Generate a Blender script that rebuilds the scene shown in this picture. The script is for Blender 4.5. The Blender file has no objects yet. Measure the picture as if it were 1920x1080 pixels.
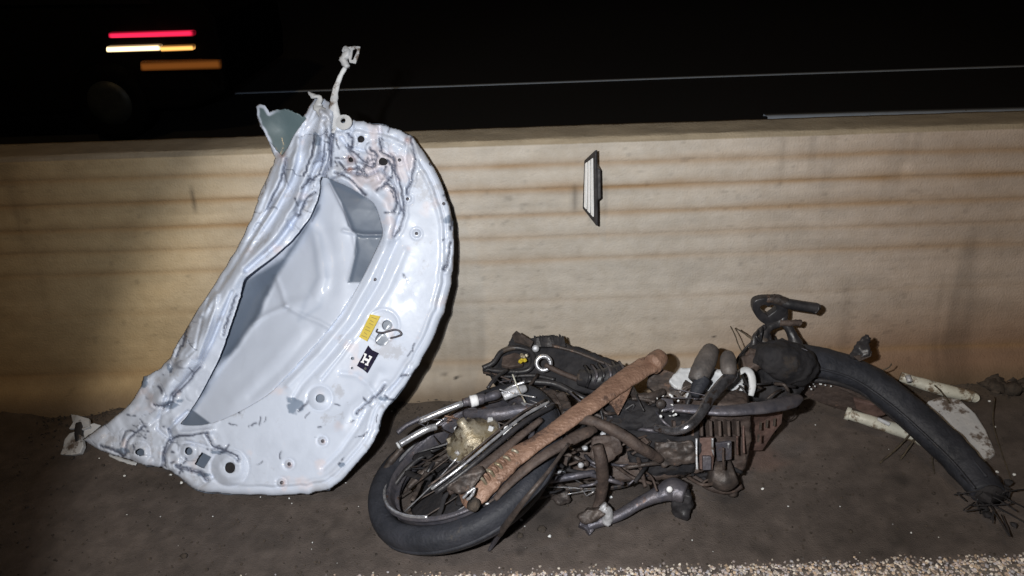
import bpy, bmesh, math, random
import numpy as np
from mathutils import Vector, Matrix

sc = bpy.context.scene
col = sc.collection
rnd = random.Random(7)
R = math.radians

# ------------------------------------------------------------------ camera
PITCH, ROLL, CAMH, FPX = R(27.2), R(1.9), 1.5, 1400.0
F_ = np.array([0, math.cos(PITCH), -math.sin(PITCH)])
U0 = np.array([0, math.sin(PITCH), math.cos(PITCH)])
R0 = np.array([1.0, 0, 0])
RV = R0 * math.cos(ROLL) - U0 * math.sin(ROLL)
UV = U0 * math.cos(ROLL) + R0 * math.sin(ROLL)
CO = np.array([0, 0, CAMH])
cam_d = bpy.data.cameras.new('camera'); cam = bpy.data.objects.new('camera', cam_d); col.objects.link(cam)
cam_d.sensor_width = 36; cam_d.lens = 36 * FPX / 1920; cam_d.clip_start = 0.05; cam_d.clip_end = 2000
cam.matrix_world = Matrix(((RV[0], UV[0], -F_[0], CO[0]), (RV[1], UV[1], -F_[1], CO[1]), (RV[2], UV[2], -F_[2], CO[2]), (0, 0, 0, 1)))
sc.camera = cam

# ------------------------------------------------------------------ night sky + lamps
w = bpy.data.worlds.new('World'); sc.world = w; w.use_nodes = True
nt = w.node_tree; bg = nt.nodes['Background']
sky = nt.nodes.new('ShaderNodeTexSky'); sky.sky_type = 'NISHITA'; sky.sun_disc = False
sky.sun_elevation = R(-4); sky.sun_rotation = R(200)
mx = nt.nodes.new('ShaderNodeMix'); mx.data_type = 'RGBA'; mx.inputs[0].default_value = 0.6
nt.links.new(sky.outputs[0], mx.inputs[6]); mx.inputs[7].default_value = (0.16, 0.13, 0.12, 1)
nt.links.new(mx.outputs[2], bg.inputs[0]); bg.inputs[1].default_value = 0.06

def spot(name, loc, target, energy, color, size, blend, radius):
    d = bpy.data.lights.new(name, 'SPOT'); o = bpy.data.objects.new(name, d); col.objects.link(o)
    o.location = loc; d.energy = energy; d.color = color; d.spot_size = R(size); d.spot_blend = blend
    d.shadow_soft_size = radius
    o.rotation_euler = (Vector(target) - Vector(loc)).to_track_quat('-Z', 'Y').to_euler()
    return o
# white light held beside the phone, with added warm and fill spots next to it
tgt = lambda px, py: tuple(CO + 2.3 * (F_ + (px - 960) / FPX * RV + (540 - py) / FPX * UV))
spot('torch_light', (-0.20, -0.02, 1.60), tgt(900, 490), 76, (0.82, 0.91, 1.0), 68, 0.80, 0.010)
spot('warm_spot_light', (-0.21, -0.05, 1.62), tgt(1150, 900), 146, (1.0, 0.95, 0.87), 77, 0.22, 0.012)  # warm spot added at the camera, cone edge shaped like a person's shadow
spot('fill_light', (-0.16, -0.03, 1.60), tgt(1100, 380), 30, (0.92, 0.94, 1.0), 110, 0.7, 0.010)  # wide fill lamp added beside the camera
spot('street_light', (-2.5, -3.0, 8.0), (0.0, 2.0, 0), 260, (1.0, 0.66, 0.30), 80, 0.6, 0.25)

vs = sc.view_settings; vs.view_transform = 'Standard'; vs.look = 'None'; vs.exposure = 0; vs.gamma = 1
vs.use_curve_mapping = False
sc.render.resolution_x = 1024; sc.render.resolution_y = 576

# ------------------------------------------------------------------ helpers
def ray(px, py):
    px = np.asarray(px, float); py = np.asarray(py, float)
    a = (px - 960) / FPX; b = (540 - py) / FPX
    return F_ + a[..., None] * RV + b[..., None] * UV
def W(px, py, z=0.0):                     # the point of the place at height z seen there
    d = ray(px, py); t = (z - CAMH) / d[..., 2]
    return CO + t[..., None] * d
def WY(px, py, y):
    d = ray(px, py); t = y / d[..., 1]
    return CO + t[..., None] * d
def rng(p): return float(np.dot(np.asarray(p) - CO, F_))
def pxm(r, p): return r * rng(p) / FPX    # photo pixels to metres at point p

ORG = {}
def tag(o, label=None, cat=None, group=None, kind=None):
    if label: o['label'] = label
    if cat: o['category'] = cat
    if group: o['group'] = group
    if kind: o['kind'] = kind
    return o
def thing(name, label, cat, loc, group=None):
    o = bpy.data.objects.new(name, None); col.objects.link(o); o.location = loc
    o.empty_display_size = 0.05
    ORG[o.name] = np.array(loc, float)
    return tag(o, label, cat, group)
TEX = {}
def clouds(size):
    k = round(size, 4)
    if k not in TEX:
        t = bpy.data.textures.new('clouds', 'CLOUDS'); t.noise_scale = size; t.noise_depth = 3; TEX[k] = t
    return TEX[k]
def obj(name, vf, mat, parent=None, smooth=True, bevel=0, solid=0, colors=None, seg=2, rem=None):
    v, f = vf
    v = np.asarray(v, float)
    org = ORG[parent.name] if parent is not None else np.zeros(3)
    if parent is None and len(v):
        org = np.array([v[:, 0].mean(), v[:, 1].mean(), v[:, 2].min()])
    me = bpy.data.meshes.new(name)
    me.from_pydata((v - org).tolist(), [], [list(map(int, q)) for q in f])
    me.update()
    if smooth: me.shade_smooth()
    if colors is not None:
        at = me.color_attributes.new('paint', 'FLOAT_COLOR', 'POINT')
        c4 = np.ones((len(v), 4), np.float32); c4[:, :colors.shape[1]] = colors
        at.data.foreach_set('color', c4.ravel())
    me.materials.append(mat)
    o = bpy.data.objects.new(name, me); col.objects.link(o)
    if parent is not None: o.parent = parent
    else: o.location = org
    ORG[o.name] = org if parent is not None else org
    if bevel:
        b = o.modifiers.new('bevel', 'BEVEL'); b.width = bevel; b.segments = seg; b.limit_method = 'ANGLE'; b.angle_limit = R(40)
    if rem:
        r_ = o.modifiers.new('remesh', 'REMESH'); r_.mode = 'VOXEL'; r_.voxel_size = rem[0]; r_.use_smooth_shade = True
        d_ = o.modifiers.new('displace', 'DISPLACE'); d_.texture = clouds(rem[2]); d_.strength = rem[1]; d_.mid_level = .5; d_.texture_coords = 'LOCAL'
    if solid:
        s = o.modifiers.new('solid', 'SOLIDIFY'); s.thickness = solid; s.offset = -1
    return o
def sub(name, vf, mat, parentobj, **k):   # a piece under a part (the part sits at its thing's origin)
    return obj(name, vf, mat, parentobj, **k)
def join(*vfs):
    V = []; Fs = []; n = 0
    for v, f in vfs:
        v = np.asarray(v); V.append(v); Fs += [[i + n for i in q] for q in f]; n += len(v)
    return np.vstack(V), Fs
def catmull(P, n):
    P = np.asarray(P, float)
    if len(P) < 3:
        t = np.linspace(0, 1, n)[:, None]; return P[0] * (1 - t) + P[-1] * t
    Q = np.vstack([2 * P[0] - P[1], P, 2 * P[-1] - P[-2]])
    out = []; m = len(P) - 1
    for s in np.linspace(0, m - 1e-6, n):
        i = int(s); t = s - i; a, b, c, d = Q[i:i + 4]
        out.append(.5 * ((2 * b) + (-a + c) * t + (2 * a - 5 * b + 4 * c - d) * t * t + (-a + 3 * b - 3 * c + d) * t ** 3))
    return np.array(out)
def tube(P, rad, n=None, seg=12, flat=1.0, closed=False, up=None, rough=0.0, seed=0, smoothpath=True):
    P = np.asarray(P, float); rad = np.full(len(P), rad) if np.isscalar(rad) else np.asarray(rad, float)
    if smoothpath and not closed:
        n = n or max(8, 6 * len(P))
        PR = catmull(np.hstack([P, rad[:, None]]), n); P, rad = PR[:, :3], np.maximum(PR[:, 3], 1e-4)
    n = len(P)
    T = np.gradient(P, axis=0) if not closed else np.roll(P, -1, 0) - np.roll(P, 1, 0)
    T /= np.linalg.norm(T, axis=1)[:, None] + 1e-12
    upv = np.array(up if up is not None else [0.03, -0.2, 1.0])
    rs = np.random.RandomState(seed); V = []
    ph = rs.rand(4) * 6
    for i in range(n):
        a = np.cross(T[i], upv); 
        if np.linalg.norm(a) < 1e-3: a = np.cross(T[i], [1, 0, 0])
        a /= np.linalg.norm(a); b = np.cross(a, T[i])
        for k in range(seg):
            th = 2 * math.pi * k / seg
            rr = rad[i] * (1 + rough * (math.sin(3 * th + i * .7 + ph[0]) * .5 + math.sin(th * 2 - i * 1.1 + ph[1]) * .5 + rs.uniform(-.4, .4)))
            V.append(P[i] + rr * (math.cos(th) * a + math.sin(th) * flat * b))
    Fs = []
    for i in range(n if closed else n - 1):
        j = (i + 1) % n
        for k in range(seg):
            l = (k + 1) % seg
            Fs.append([i * seg + k, i * seg + l, j * seg + l, j * seg + k])
    if not closed:
        Fs.append(list(range(seg))[::-1]); Fs.append([(n - 1) * seg + k for k in range(seg)])
    return np.array(V), Fs
def T(pts, r, **k):                       # tube through (px, py, z[, r]) with r in photo pixels
    P = np.array([W(p[0], p[1], p[2]) for p in pts])
    rad = [pxm(p[3] if len(p) > 3 else r, q) for p, q in zip(pts, P)]
    return tube(P, np.array(rad), **k)
def lathe(prof, C, A, seg=28, hole=False):
    A = np.asarray(A, float); A /= np.linalg.norm(A)
    a = np.cross(A, [0.3, 1, 0.1]); a /= np.linalg.norm(a); b = np.cross(A, a)
    V = []; Fs = []
    for (r, h) in prof:
        for k in range(seg):
            th = 2 * math.pi * k / seg
            V.append(np.asarray(C) + A * h + r * (math.cos(th) * a + math.sin(th) * b))
    for i in range(len(prof) - 1):
        for k in range(seg):
            l = (k + 1) % seg
            Fs.append([i * seg + k, i * seg + l, (i + 1) * seg + l, (i + 1) * seg + k])
    if not hole:
        Fs.append(list(range(seg))[::-1]); Fs.append([(len(prof) - 1) * seg + k for k in range(seg)])
    return np.array(V), Fs
def plate(pts, thick, zdef=None, dirv=None):   # outline in (px, py, z), given real thickness away from the viewer
    P = np.array([W(p[0], p[1], p[2] if len(p) > 2 else zdef) for p in pts]); n = len(P)
    c = P.mean(0)
    if dirv is None:
        nn = np.linalg.svd(P - c)[2][2]
        if np.dot(nn, c - CO) < 0: nn = -nn
    else: nn = np.asarray(dirv, float)
    V = np.vstack([P, P + nn * thick])
    Fs = [list(range(n)), list(range(n, 2 * n))[::-1]] + [[i, i + n, (i + 1) % n + n, (i + 1) % n] for i in range(n)]
    return V, Fs
def box(c, sx, sy, sz, rot=None):
    V = []; 
    for x in (-1, 1):
        for y in (-1, 1):
            for z in (-1, 1): V.append([x * sx / 2, y * sy / 2, z * sz / 2])
    V = np.array(V)
    if rot is not None: V = V @ np.array(Matrix.Rotation(rot[0], 3, 'X') @ Matrix.Rotation(rot[1], 3, 'Y') @ Matrix.Rotation(rot[2], 3, 'Z')).T
    return V + np.asarray(c), [[0, 1, 3, 2], [4, 6, 7, 5], [0, 4, 5, 1], [2, 3, 7, 6], [0, 2, 6, 4], [1, 5, 7, 3]]
def block(pts_top, h, zt):                 # box-like lump: top outline at height zt, dropping h
    return plate([(p[0], p[1], zt) for p in pts_top], h, dirv=[0, 0.12, -1])

# numpy noise
def vnoise(x, y, seed=0):
    rs = np.random.RandomState(seed); tb = rs.rand(256, 256)
    xi = np.floor(x).astype(int); yi = np.floor(y).astype(int); fx = x - xi; fy = y - yi
    fx = fx * fx * (3 - 2 * fx); fy = fy * fy * (3 - 2 * fy)
    g = lambda a, b: tb[a % 256, b % 256]
    return (g(xi, yi) * (1 - fx) + g(xi + 1, yi) * fx) * (1 - fy) + (g(xi, yi + 1) * (1 - fx) + g(xi + 1, yi + 1) * fx) * fy
def fbm(x, y, seed=0, o=4):
    s = 0; a = .5
    for i in range(o): s = s + a * (vnoise(x * 2 ** i, y * 2 ** i, seed + i) - .5); a *= .5
    return s
def ridged(x, y, seed=0, o=3):
    s = 0; a = .5
    for i in range(o): s = s + a * (1 - 2 * np.abs(vnoise(x * 2 ** i, y * 2 ** i, seed + i) * 2 - 1)); a *= .5
    return s
def facet(x, y, seed=0, o=3):               # flat crumpled facets with straight creases
    s = 0; a = .5
    for i in range(o):
        an = .6 + 1.3 * i + seed; X_ = (x * math.cos(an) + y * math.sin(an)) * 2 ** i; Y_ = (-x * math.sin(an) + y * math.cos(an)) * 2 ** i
        X_ = X_ + .35 * np.sin(Y_ * 1.3 + seed); Y_ = Y_ + .3 * np.sin(X_ * .9 + 2 * seed)
        xi = np.floor(X_).astype(int); yi = np.floor(Y_).astype(int); fx = X_ - xi; fy = Y_ - yi
        tb = np.random.RandomState(seed + i).rand(128, 128); g = lambda p, q: tb[p % 128, q % 128]
        A_ = g(xi, yi) + (g(xi + 1, yi) - g(xi, yi)) * fx + (g(xi, yi + 1) - g(xi, yi)) * fy
        B_ = g(xi + 1, yi + 1) + (g(xi, yi + 1) - g(xi + 1, yi + 1)) * (1 - fx) + (g(xi + 1, yi) - g(xi + 1, yi + 1)) * (1 - fy)
        s = s + a * (np.where(fx + fy < 1, A_, B_) - .5); a *= .5
    return s
def seg_near(u, v, pts, closed):
    pts = np.asarray(pts, float); n = len(pts)
    best = np.full(u.shape, 1e9); bu = u.copy(); bv = v.copy()
    for i in range(n if closed else n - 1):
        x0, y0 = pts[i][:2]; x1, y1 = pts[(i + 1) % n][:2]; dx, dy = x1 - x0, y1 - y0
        t = np.clip(((u - x0) * dx + (v - y0) * dy) / (dx * dx + dy * dy + 1e-9), 0, 1)
        qx = x0 + t * dx; qy = y0 + t * dy; d = np.hypot(u - qx, v - qy)
        m = d < best; best = np.where(m, d, best); bu = np.where(m, qx, bu); bv = np.where(m, qy, bv)
    return best, bu, bv
def inside(u, v, pts):
    c = np.zeros(u.shape, bool); n = len(pts)
    for i in range(n):
        x0, y0 = pts[i]; x1, y1 = pts[(i + 1) % n]
        if y0 == y1: continue
        c ^= ((y0 > v) != (y1 > v)) & (u < (x1 - x0) * (v - y0) / (y1 - y0) + x0)
    return c
def sdf(u, v, pts):
    d, _, _ = seg_near(u, v, pts, True); return np.where(inside(u, v, pts), d, -d)
def sstep(x, a, b):
    t = np.clip((x - a) / (b - a), 0, 1); return t * t * (3 - 2 * t)
def smooth_poly(pts, k=3):                 # rounded outline
    P = np.asarray(pts, float); n = len(P); out = []
    for i in range(n):
        a, b, c, d = P[i - 1], P[i], P[(i + 1) % n], P[(i + 2) % n]
        for j in range(k):
            t = j / k; out.append(.5 * ((2 * b) + (-a + c) * t + (2 * a - 5 * b + 4 * c - d) * t * t + (-a + 3 * b - 3 * c + d) * t ** 3))
    return np.array(out)

# ------------------------------------------------------------------ materials
def mat(name, c1, c2=None, scale=20, rough=0.6, metal=0.0, bump=0.2, bscale=80, coat=0.0, spec=0.5, c3=None, s3=6, t3=0.55,
        attr=False, rvar=0.15, bdist=0.004, detail=6):
    m = bpy.data.materials.new(name); m.use_nodes = True; t = m.node_tree; N = t.nodes; L = t.links
    b = N['Principled BSDF']; tc = N.new('ShaderNodeTexCoord')
    n1 = N.new('ShaderNodeTexNoise'); n1.inputs['Scale'].default_value = scale; n1.inputs['Detail'].default_value = detail; n1.inputs['Roughness'].default_value = .65
    L.new(tc.outputs['Object'], n1.inputs['Vector'])
    r1 = N.new('ShaderNodeMapRange'); r1.inputs[1].default_value = .35; r1.inputs[2].default_value = .65; L.new(n1.outputs['Fac'], r1.inputs[0])
    mixn = N.new('ShaderNodeMix'); mixn.data_type = 'RGBA'; L.new(r1.outputs[0], mixn.inputs[0])
    mixn.inputs[6].default_value = (*c1, 1); mixn.inputs[7].default_value = (*(c2 or c1), 1)
    out = mixn.outputs[2]
    if c3:
        n3 = N.new('ShaderNodeTexNoise'); n3.inputs['Scale'].default_value = s3; n3.inputs['Detail'].default_value = 8; n3.inputs['Roughness'].default_value = .7
        L.new(tc.outputs['Object'], n3.inputs['Vector'])
        r3 = N.new('ShaderNodeMapRange'); r3.inputs[1].default_value = t3; r3.inputs[2].default_value = t3 + .06; L.new(n3.outputs['Fac'], r3.inputs[0])
        m3 = N.new('ShaderNodeMix'); m3.data_type = 'RGBA'; L.new(r3.outputs[0], m3.inputs[0]); L.new(out, m3.inputs[6]); m3.inputs[7].default_value = (*c3, 1)
        out = m3.outputs[2]
    if attr:
        at = N.new('ShaderNodeAttribute'); at.attribute_name = 'paint'
        mm = N.new('ShaderNodeMix'); mm.data_type = 'RGBA'; mm.blend_type = 'MULTIPLY'; mm.inputs[0].default_value = 1
        L.new(at.outputs['Color'], mm.inputs[6]); L.new(out, mm.inputs[7]); out = mm.outputs[2]
    L.new(out, b.inputs['Base Color'])
    rr = N.new('ShaderNodeMapRange'); rr.inputs[3].default_value = max(.05, rough - rvar); rr.inputs[4].default_value = min(1, rough + rvar)
    n4 = N.new('ShaderNodeTexNoise'); n4.inputs['Scale'].default_value = scale * 2.3; L.new(tc.outputs['Object'], n4.inputs['Vector']); L.new(n4.outputs['Fac'], rr.inputs[0])
    L.new(rr.outputs[0], b.inputs['Roughness'])
    b.inputs['Metallic'].default_value = metal; b.inputs['Coat Weight'].default_value = coat; b.inputs['Coat Roughness'].default_value = .12
    b.inputs['Specular IOR Level'].default_value = spec
    if bump:
        nb = N.new('ShaderNodeTexNoise'); nb.inputs['Scale'].default_value = bscale; nb.inputs['Detail'].default_value = 5
        L.new(tc.outputs['Object'], nb.inputs['Vector'])
        bn = N.new('ShaderNodeBump'); bn.inputs['Strength'].default_value = bump; bn.inputs['Distance'].default_value = bdist
        L.new(nb.outputs['Fac'], bn.inputs['Height']); L.new(bn.outputs[0], b.inputs['Normal'])
    return m
def emit(name, c, s):
    m = bpy.data.materials.new(name); m.use_nodes = True; b = m.node_tree.nodes['Principled BSDF']
    b.inputs['Base Color'].default_value = (*[x * .3 for x in c], 1); b.inputs['Emission Color'].default_value = (*c, 1); b.inputs['Emission Strength'].default_value = s
    b.inputs['Roughness'].default_value = .3
    t = m.node_tree; N = t.nodes; L = t.links               # hot centre of the lens, dimmer rim
    tc = N.new('ShaderNodeTexCoord'); sp_ = N.new('ShaderNodeSeparateXYZ'); L.new(tc.outputs['Generated'], sp_.inputs[0]); prev = None
    for ax, k in (('X', .06), ('Z', .42)):
        a = N.new('ShaderNodeMath'); a.operation = 'SUBTRACT'; L.new(sp_.outputs[ax], a.inputs[0]); a.inputs[1].default_value = .5
        c_ = N.new('ShaderNodeMath'); c_.operation = 'ABSOLUTE'; L.new(a.outputs[0], c_.inputs[0])
        r = N.new('ShaderNodeMapRange'); r.interpolation_type = 'SMOOTHSTEP'; L.new(c_.outputs[0], r.inputs[0]); r.inputs[1].default_value = .5; r.inputs[2].default_value = .5 - k; r.inputs[3].default_value = .04; r.inputs[4].default_value = 1
        if prev is None: prev = r
        else:
            mu = N.new('ShaderNodeMath'); mu.operation = 'MULTIPLY'; L.new(prev.outputs[0], mu.inputs[0]); L.new(r.outputs[0], mu.inputs[1])
            m2 = N.new('ShaderNodeMath'); m2.operation = 'MULTIPLY'; L.new(mu.outputs[0], m2.inputs[0]); m2.inputs[1].default_value = s * 1.3; L.new(m2.outputs[0], b.inputs['Emission Strength'])
    return m
M = {}
M['paint'] = mat('white_car_paint', (.97, .97, .97), (1, 1, 1), 9, .48, 0, .12, 90, coat=.25, attr=True, rvar=.15, c3=(.80, .77, .74), s3=9, t3=.57)
M['skin'] = mat('overspray_paint', (.95, .95, .95), (1, 1, 1), 6, .5, 0, .08, 40, coat=.12, attr=True, rvar=.1)
M['concrete'] = mat('board_marked_concrete', (.93, .91, .88), (1, 1, 1), 30, .9, 0, .9, 160, attr=True, rvar=.05, bdist=.003)
M['shoulder'] = mat('dusty_asphalt', (.85, .82, .8), (1.15, 1.12, 1.1), 30, .9, 0, .8, 260, attr=True, rvar=.08, bdist=.004)
M['road'] = mat('road_asphalt', (.016, .016, .018), (.028, .027, .028), 40, .85, 0, .6, 200, rvar=.05)
M['line'] = mat('road_line_paint', (.58, .70, .88), (.66, .78, .95), 20, .6, 0, .3, 200, c3=(.12, .12, .12), s3=18, t3=.62)
M['black'] = mat('black_plastic', (.016, .016, .019), (.035, .033, .036), 25, .45, 0, .4, 60, c3=(.07, .055, .045), s3=14, t3=.6)
M['rubber'] = mat('tyre_rubber', (.013, .015, .021), (.032, .034, .044), 13, .66, 0, .6, 120, c3=(.06, .052, .047), s3=9, t3=.62, spec=.4)
M['dark'] = mat('dark_oily_metal', (.030, .025, .024), (.085, .066, .058), 30, .55, .25, .7, 70, c3=(.13, .085, .065), s3=18, t3=.6)
M['brown'] = mat('burnt_brown_metal', (.040, .028, .025), (.088, .064, .054), 28, .7, .1, .8, 90, c3=(.15, .095, .075), s3=20, t3=.62)
M['rust'] = mat('rusty_steel', (.16, .092, .064), (.27, .165, .118), 18, .55, .15, .8, 130, c3=(.085, .052, .040), s3=12, t3=.55)
M['soot'] = mat('matt_soot', (.014, .014, .017), (.030, .028, .030), 16, .8, 0, .7, 90, c3=(.036, .030, .027), s3=10, t3=.6, spec=.25)
M['reddish'] = mat('reddish_scorched_alloy', (.085, .052, .045), (.16, .10, .085), 30, .7, .2, .6, 100, c3=(.33, .26, .23), s3=25, t3=.66)
M['chrome'] = mat('scratched_chrome', (.62, .63, .66), (.30, .30, .33), 35, .3, .65, .25, 90, c3=(.12, .09, .075), s3=22, t3=.6)
M['darkchrome'] = mat('tarnished_chrome', (.30, .30, .33), (.10, .095, .10), 30, .3, .85, .35, 80, c3=(.10, .07, .055), s3=20, t3=.56)
M['steel'] = mat('purple_grey_steel', (.075, .075, .095), (.14, .13, .145), 24, .5, .5, .5, 90, c3=(.12, .07, .05), s3=15, t3=.58)
M['alloy'] = mat('grey_cast_alloy', (.40, .41, .43), (.55, .56, .60), 26, .5, .35, .6, 120, c3=(.15, .12, .1), s3=16, t3=.6)
M['gold'] = mat('dull_brass_hub', (.20, .16, .095), (.36, .33, .27), 26, .45, .4, .6, 90, c3=(.10, .075, .05), s3=20, t3=.55)
M['whitepl'] = mat('pale_grey_plastic', (.42, .44, .47), (.55, .56, .58), 16, .5, 0, .3, 60, c3=(.13, .105, .09), s3=12, t3=.54)
M['pipe'] = mat('dirty_pale_pipe', (.46, .46, .40), (.62, .62, .55), 14, .45, 0, .3, 60, c3=(.17, .13, .09), s3=13, t3=.52)
M['rubgrey'] = mat('grey_brown_rubber', (.055, .050, .050), (.11, .095, .088), 30, .6, 0, .5, 120)
M['yellow'] = mat('yellow_sticker', (.50, .38, .02), (.58, .44, .04), 40, .5, 0, 0, 50)
M['navy'] = mat('dark_sticker', (.012, .011, .028), (.02, .018, .038), 40, .8, 0, 0, 50, spec=.1)
M['print'] = mat('white_print', (.7, .72, .75), (.8, .8, .82), 60, .5, 0, 0, 50)
M['blackprint'] = mat('brown_print', (.16, .11, .02), (.25, .18, .03), 60, .5, 0, 0, 50)
M['reflect'] = mat('white_reflective_sheet', (.95, .96, .97), (.85, .86, .87), 90, .25, 0, .1, 300)
M['twig'] = mat('dry_twig', (.035, .028, .02), (.09, .07, .045), 60, .8, 0, .5, 200)
M['soil'] = mat('dark_dirt', (.03, .024, .02), (.075, .058, .045), 50, .95, 0, .8, 200)
M['glassbit'] = mat('pale_shard', (.6, .62, .62), (.8, .82, .84), 50, .25, 0, .1, 100)
M['carpaint'] = mat('black_car_paint', (.002, .002, .0025), (.003, .003, .0035), 10, .7, 0, 0, 50, spec=.08)
M['hubcap'] = mat('grey_hubcap', (.02, .024, .023), (.038, .043, .040), 10, .5, .3, 0, 50)
M['glass'] = mat('dark_window_glass', (.01, .01, .012), (.012, .012, .014), 10, .15, 0, 0, 50)

# ------------------------------------------------------------------ barrier
BT, BW = 0.853, 0.17
def yfront(z):
    z = np.asarray(z, float)
    return 2.13 + 0.12 * z / BT - 0.06 * sstep(-z, -.13, -.015)
def px2z(px, py):                          # height on the barrier face seen at that pixel
    z = .4
    for _ in range(30): z = float(WY(px, py, float(yfront(z)))[2])
    return z
bar = thing('concrete_barrier', 'long cast concrete median barrier with brown horizontal board marks behind the wreckage', 'barrier', (0, 2.2, 0))
xs = np.concatenate([np.linspace(-9, -2.6, 60, endpoint=False), np.arange(-2.6, 2.6, .012), np.linspace(2.6, 9, 60)])
zf = np.linspace(-.02, BT - .018, 215)
top = [(float(yfront(BT)) + .002 + .012 * (1 - math.cos(a)), BT - .018 + .018 * math.sin(a)) for a in np.linspace(.2, math.pi / 2, 7)]
prof = [(float(yfront(z)), z) for z in zf] + top + [(float(yfront(BT)) + .014 + k * (BW - .03) / 8, BT) for k in range(1, 9)] + \
       [(float(yfront(BT)) + BW, BT - .02), (float(yfront(BT)) + BW + .1, -.02)]
prof = np.array(prof); NP = len(prof); NX = len(xs)
X, J = np.meshgrid(xs, np.arange(NP), indexing='ij'); Y = prof[J, 0].copy(); Z = prof[J, 1].copy()
lines = [px2z(1100, v) for v in (307, 352, 400, 442, 484, 560)] + [px2z(1100, 672)]
strg = [.75, .85, .8, .55, .5, .2, .5]
stain = np.zeros(X.shape); gro = np.zeros(X.shape)
front = J < 215
for i, (zl, s) in enumerate(zip(lines, strg)):
    zz = zl + .004 * fbm(X * 1.7, X * 0 + i, 5 + i) * 2
    d = Z - zz
    var = .55 + .9 * np.clip(fbm(X * 1.3 + 9 * i, X * 0, 30 + i) + .45, 0, 1)
    stain += s * var * (.26 * np.exp(-(d / .006) ** 2) + .74 * np.exp(-(np.maximum(d, -d * 1.5) / (.018 + .016 * fbm(X * 5, X * 0, 55 + i))) ** 2) * (1 + 1.1 * fbm(X * 6, Z * 40, 33 + i)))
    gro += s * .0035 * np.exp(-(d / .005) ** 2) - (.0012 * s * (1 if i % 2 else -1)) * sstep(d, -.004, .004)
gro += .004 * fbm(X * 2, Z * 3, 77) + .0015 * fbm(X * 25, Z * 25, 78)
Y += np.where(front, gro, 0)
Z += np.where(~front & (J < NP - 1), .004 * fbm(X * 6, J * .3, 12) + .003 * fbm(X * 30, J * .6, 13), 0)
base = np.array([.49, .45, .40]); brown = np.array([.29, .17, .07]); dark = np.array([.15, .105, .065])
topc = np.array([.30, .25, .18])
C = np.ones(X.shape + (3,)) * base
big = fbm(X * 1.5, Z * 2.2, 50); fine = fbm(X * 14, Z * 22, 51)
C *= (1 + .42 * big + .30 * fine + .22 * fbm(X * 3, Z * 60, 52) + .10 * fbm(X * 70, Z * 70, 53))[..., None]
# yellow lamplight tinted in towards the left end, browner towards the right end
lw = sstep(-X, .35, 1.3)[..., None]; C = C * (1 - .8 * lw) + C * np.array([.90, .71, .38]) * .8 * lw
rw = sstep(X + .25 * big, .25, 1.5)[..., None]; C = C * (1 - rw) + C * np.array([.86, .77, .73]) * rw
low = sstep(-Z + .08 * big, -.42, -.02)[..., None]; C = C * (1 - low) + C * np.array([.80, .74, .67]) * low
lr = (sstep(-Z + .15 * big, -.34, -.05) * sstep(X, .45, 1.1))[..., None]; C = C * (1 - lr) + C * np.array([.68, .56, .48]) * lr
st = np.clip(stain * .8, 0, .85)[..., None]; C = C * (1 - st) + brown * st
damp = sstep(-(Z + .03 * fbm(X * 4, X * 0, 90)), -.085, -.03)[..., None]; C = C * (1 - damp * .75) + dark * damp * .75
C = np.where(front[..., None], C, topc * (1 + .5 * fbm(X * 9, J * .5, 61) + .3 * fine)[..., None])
pit = sstep(fbm(X * 55, Z * 55, 170, 2), .19, .26)[..., None] * sstep(fbm(X * 4, Z * 4, 171), -.08, .12)[..., None] * .2 * front[..., None]
C *= 1 - pit
C *= (1 - .28 * sstep(fbm(X * 9, Z * 1.1, 172), .12, .32) * front)[..., None]
# scuffs, drips and pits
for (px, py, ln, wd, a) in [(362, 375, 45, 4, .55), (1078, 372, 50, 7, .5), (1088, 470, 22, 2, .5), (1585, 545, 14, 3, .6), (350, 518, 5, 3, .7), (1135, 375, 60, 2, .15),
                            (1700, 320, 30, 14, -.2), (832, 702, 5, 4, .9), (855, 709, 5, 4, .9), (864, 706, 4, 3, .8), (1338, 631, 4, 4, .9), (1450, 305, 12, 10, -.15)]:
    z0 = px2z(px, py); x0 = float(WY(px, py, float(yfront(z0)))[0])
    e = np.exp(-((X - x0) / (wd / 620)) ** 2 - ((Z - z0) / (ln / 2 / 560)) ** 4) * front
    C *= (1 - a * e)[..., None]
nf = []
idx = np.arange(NX * NP).reshape(NX, NP)
q = np.stack([idx[:-1, :-1], idx[1:, :-1], idx[1:, 1:], idx[:-1, 1:]], -1).reshape(-1, 4)
obj('barrier_body', (np.stack([X, Y, Z], -1).reshape(-1, 3), q.tolist()), M['concrete'], bar, colors=C.reshape(-1, 3))

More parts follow.
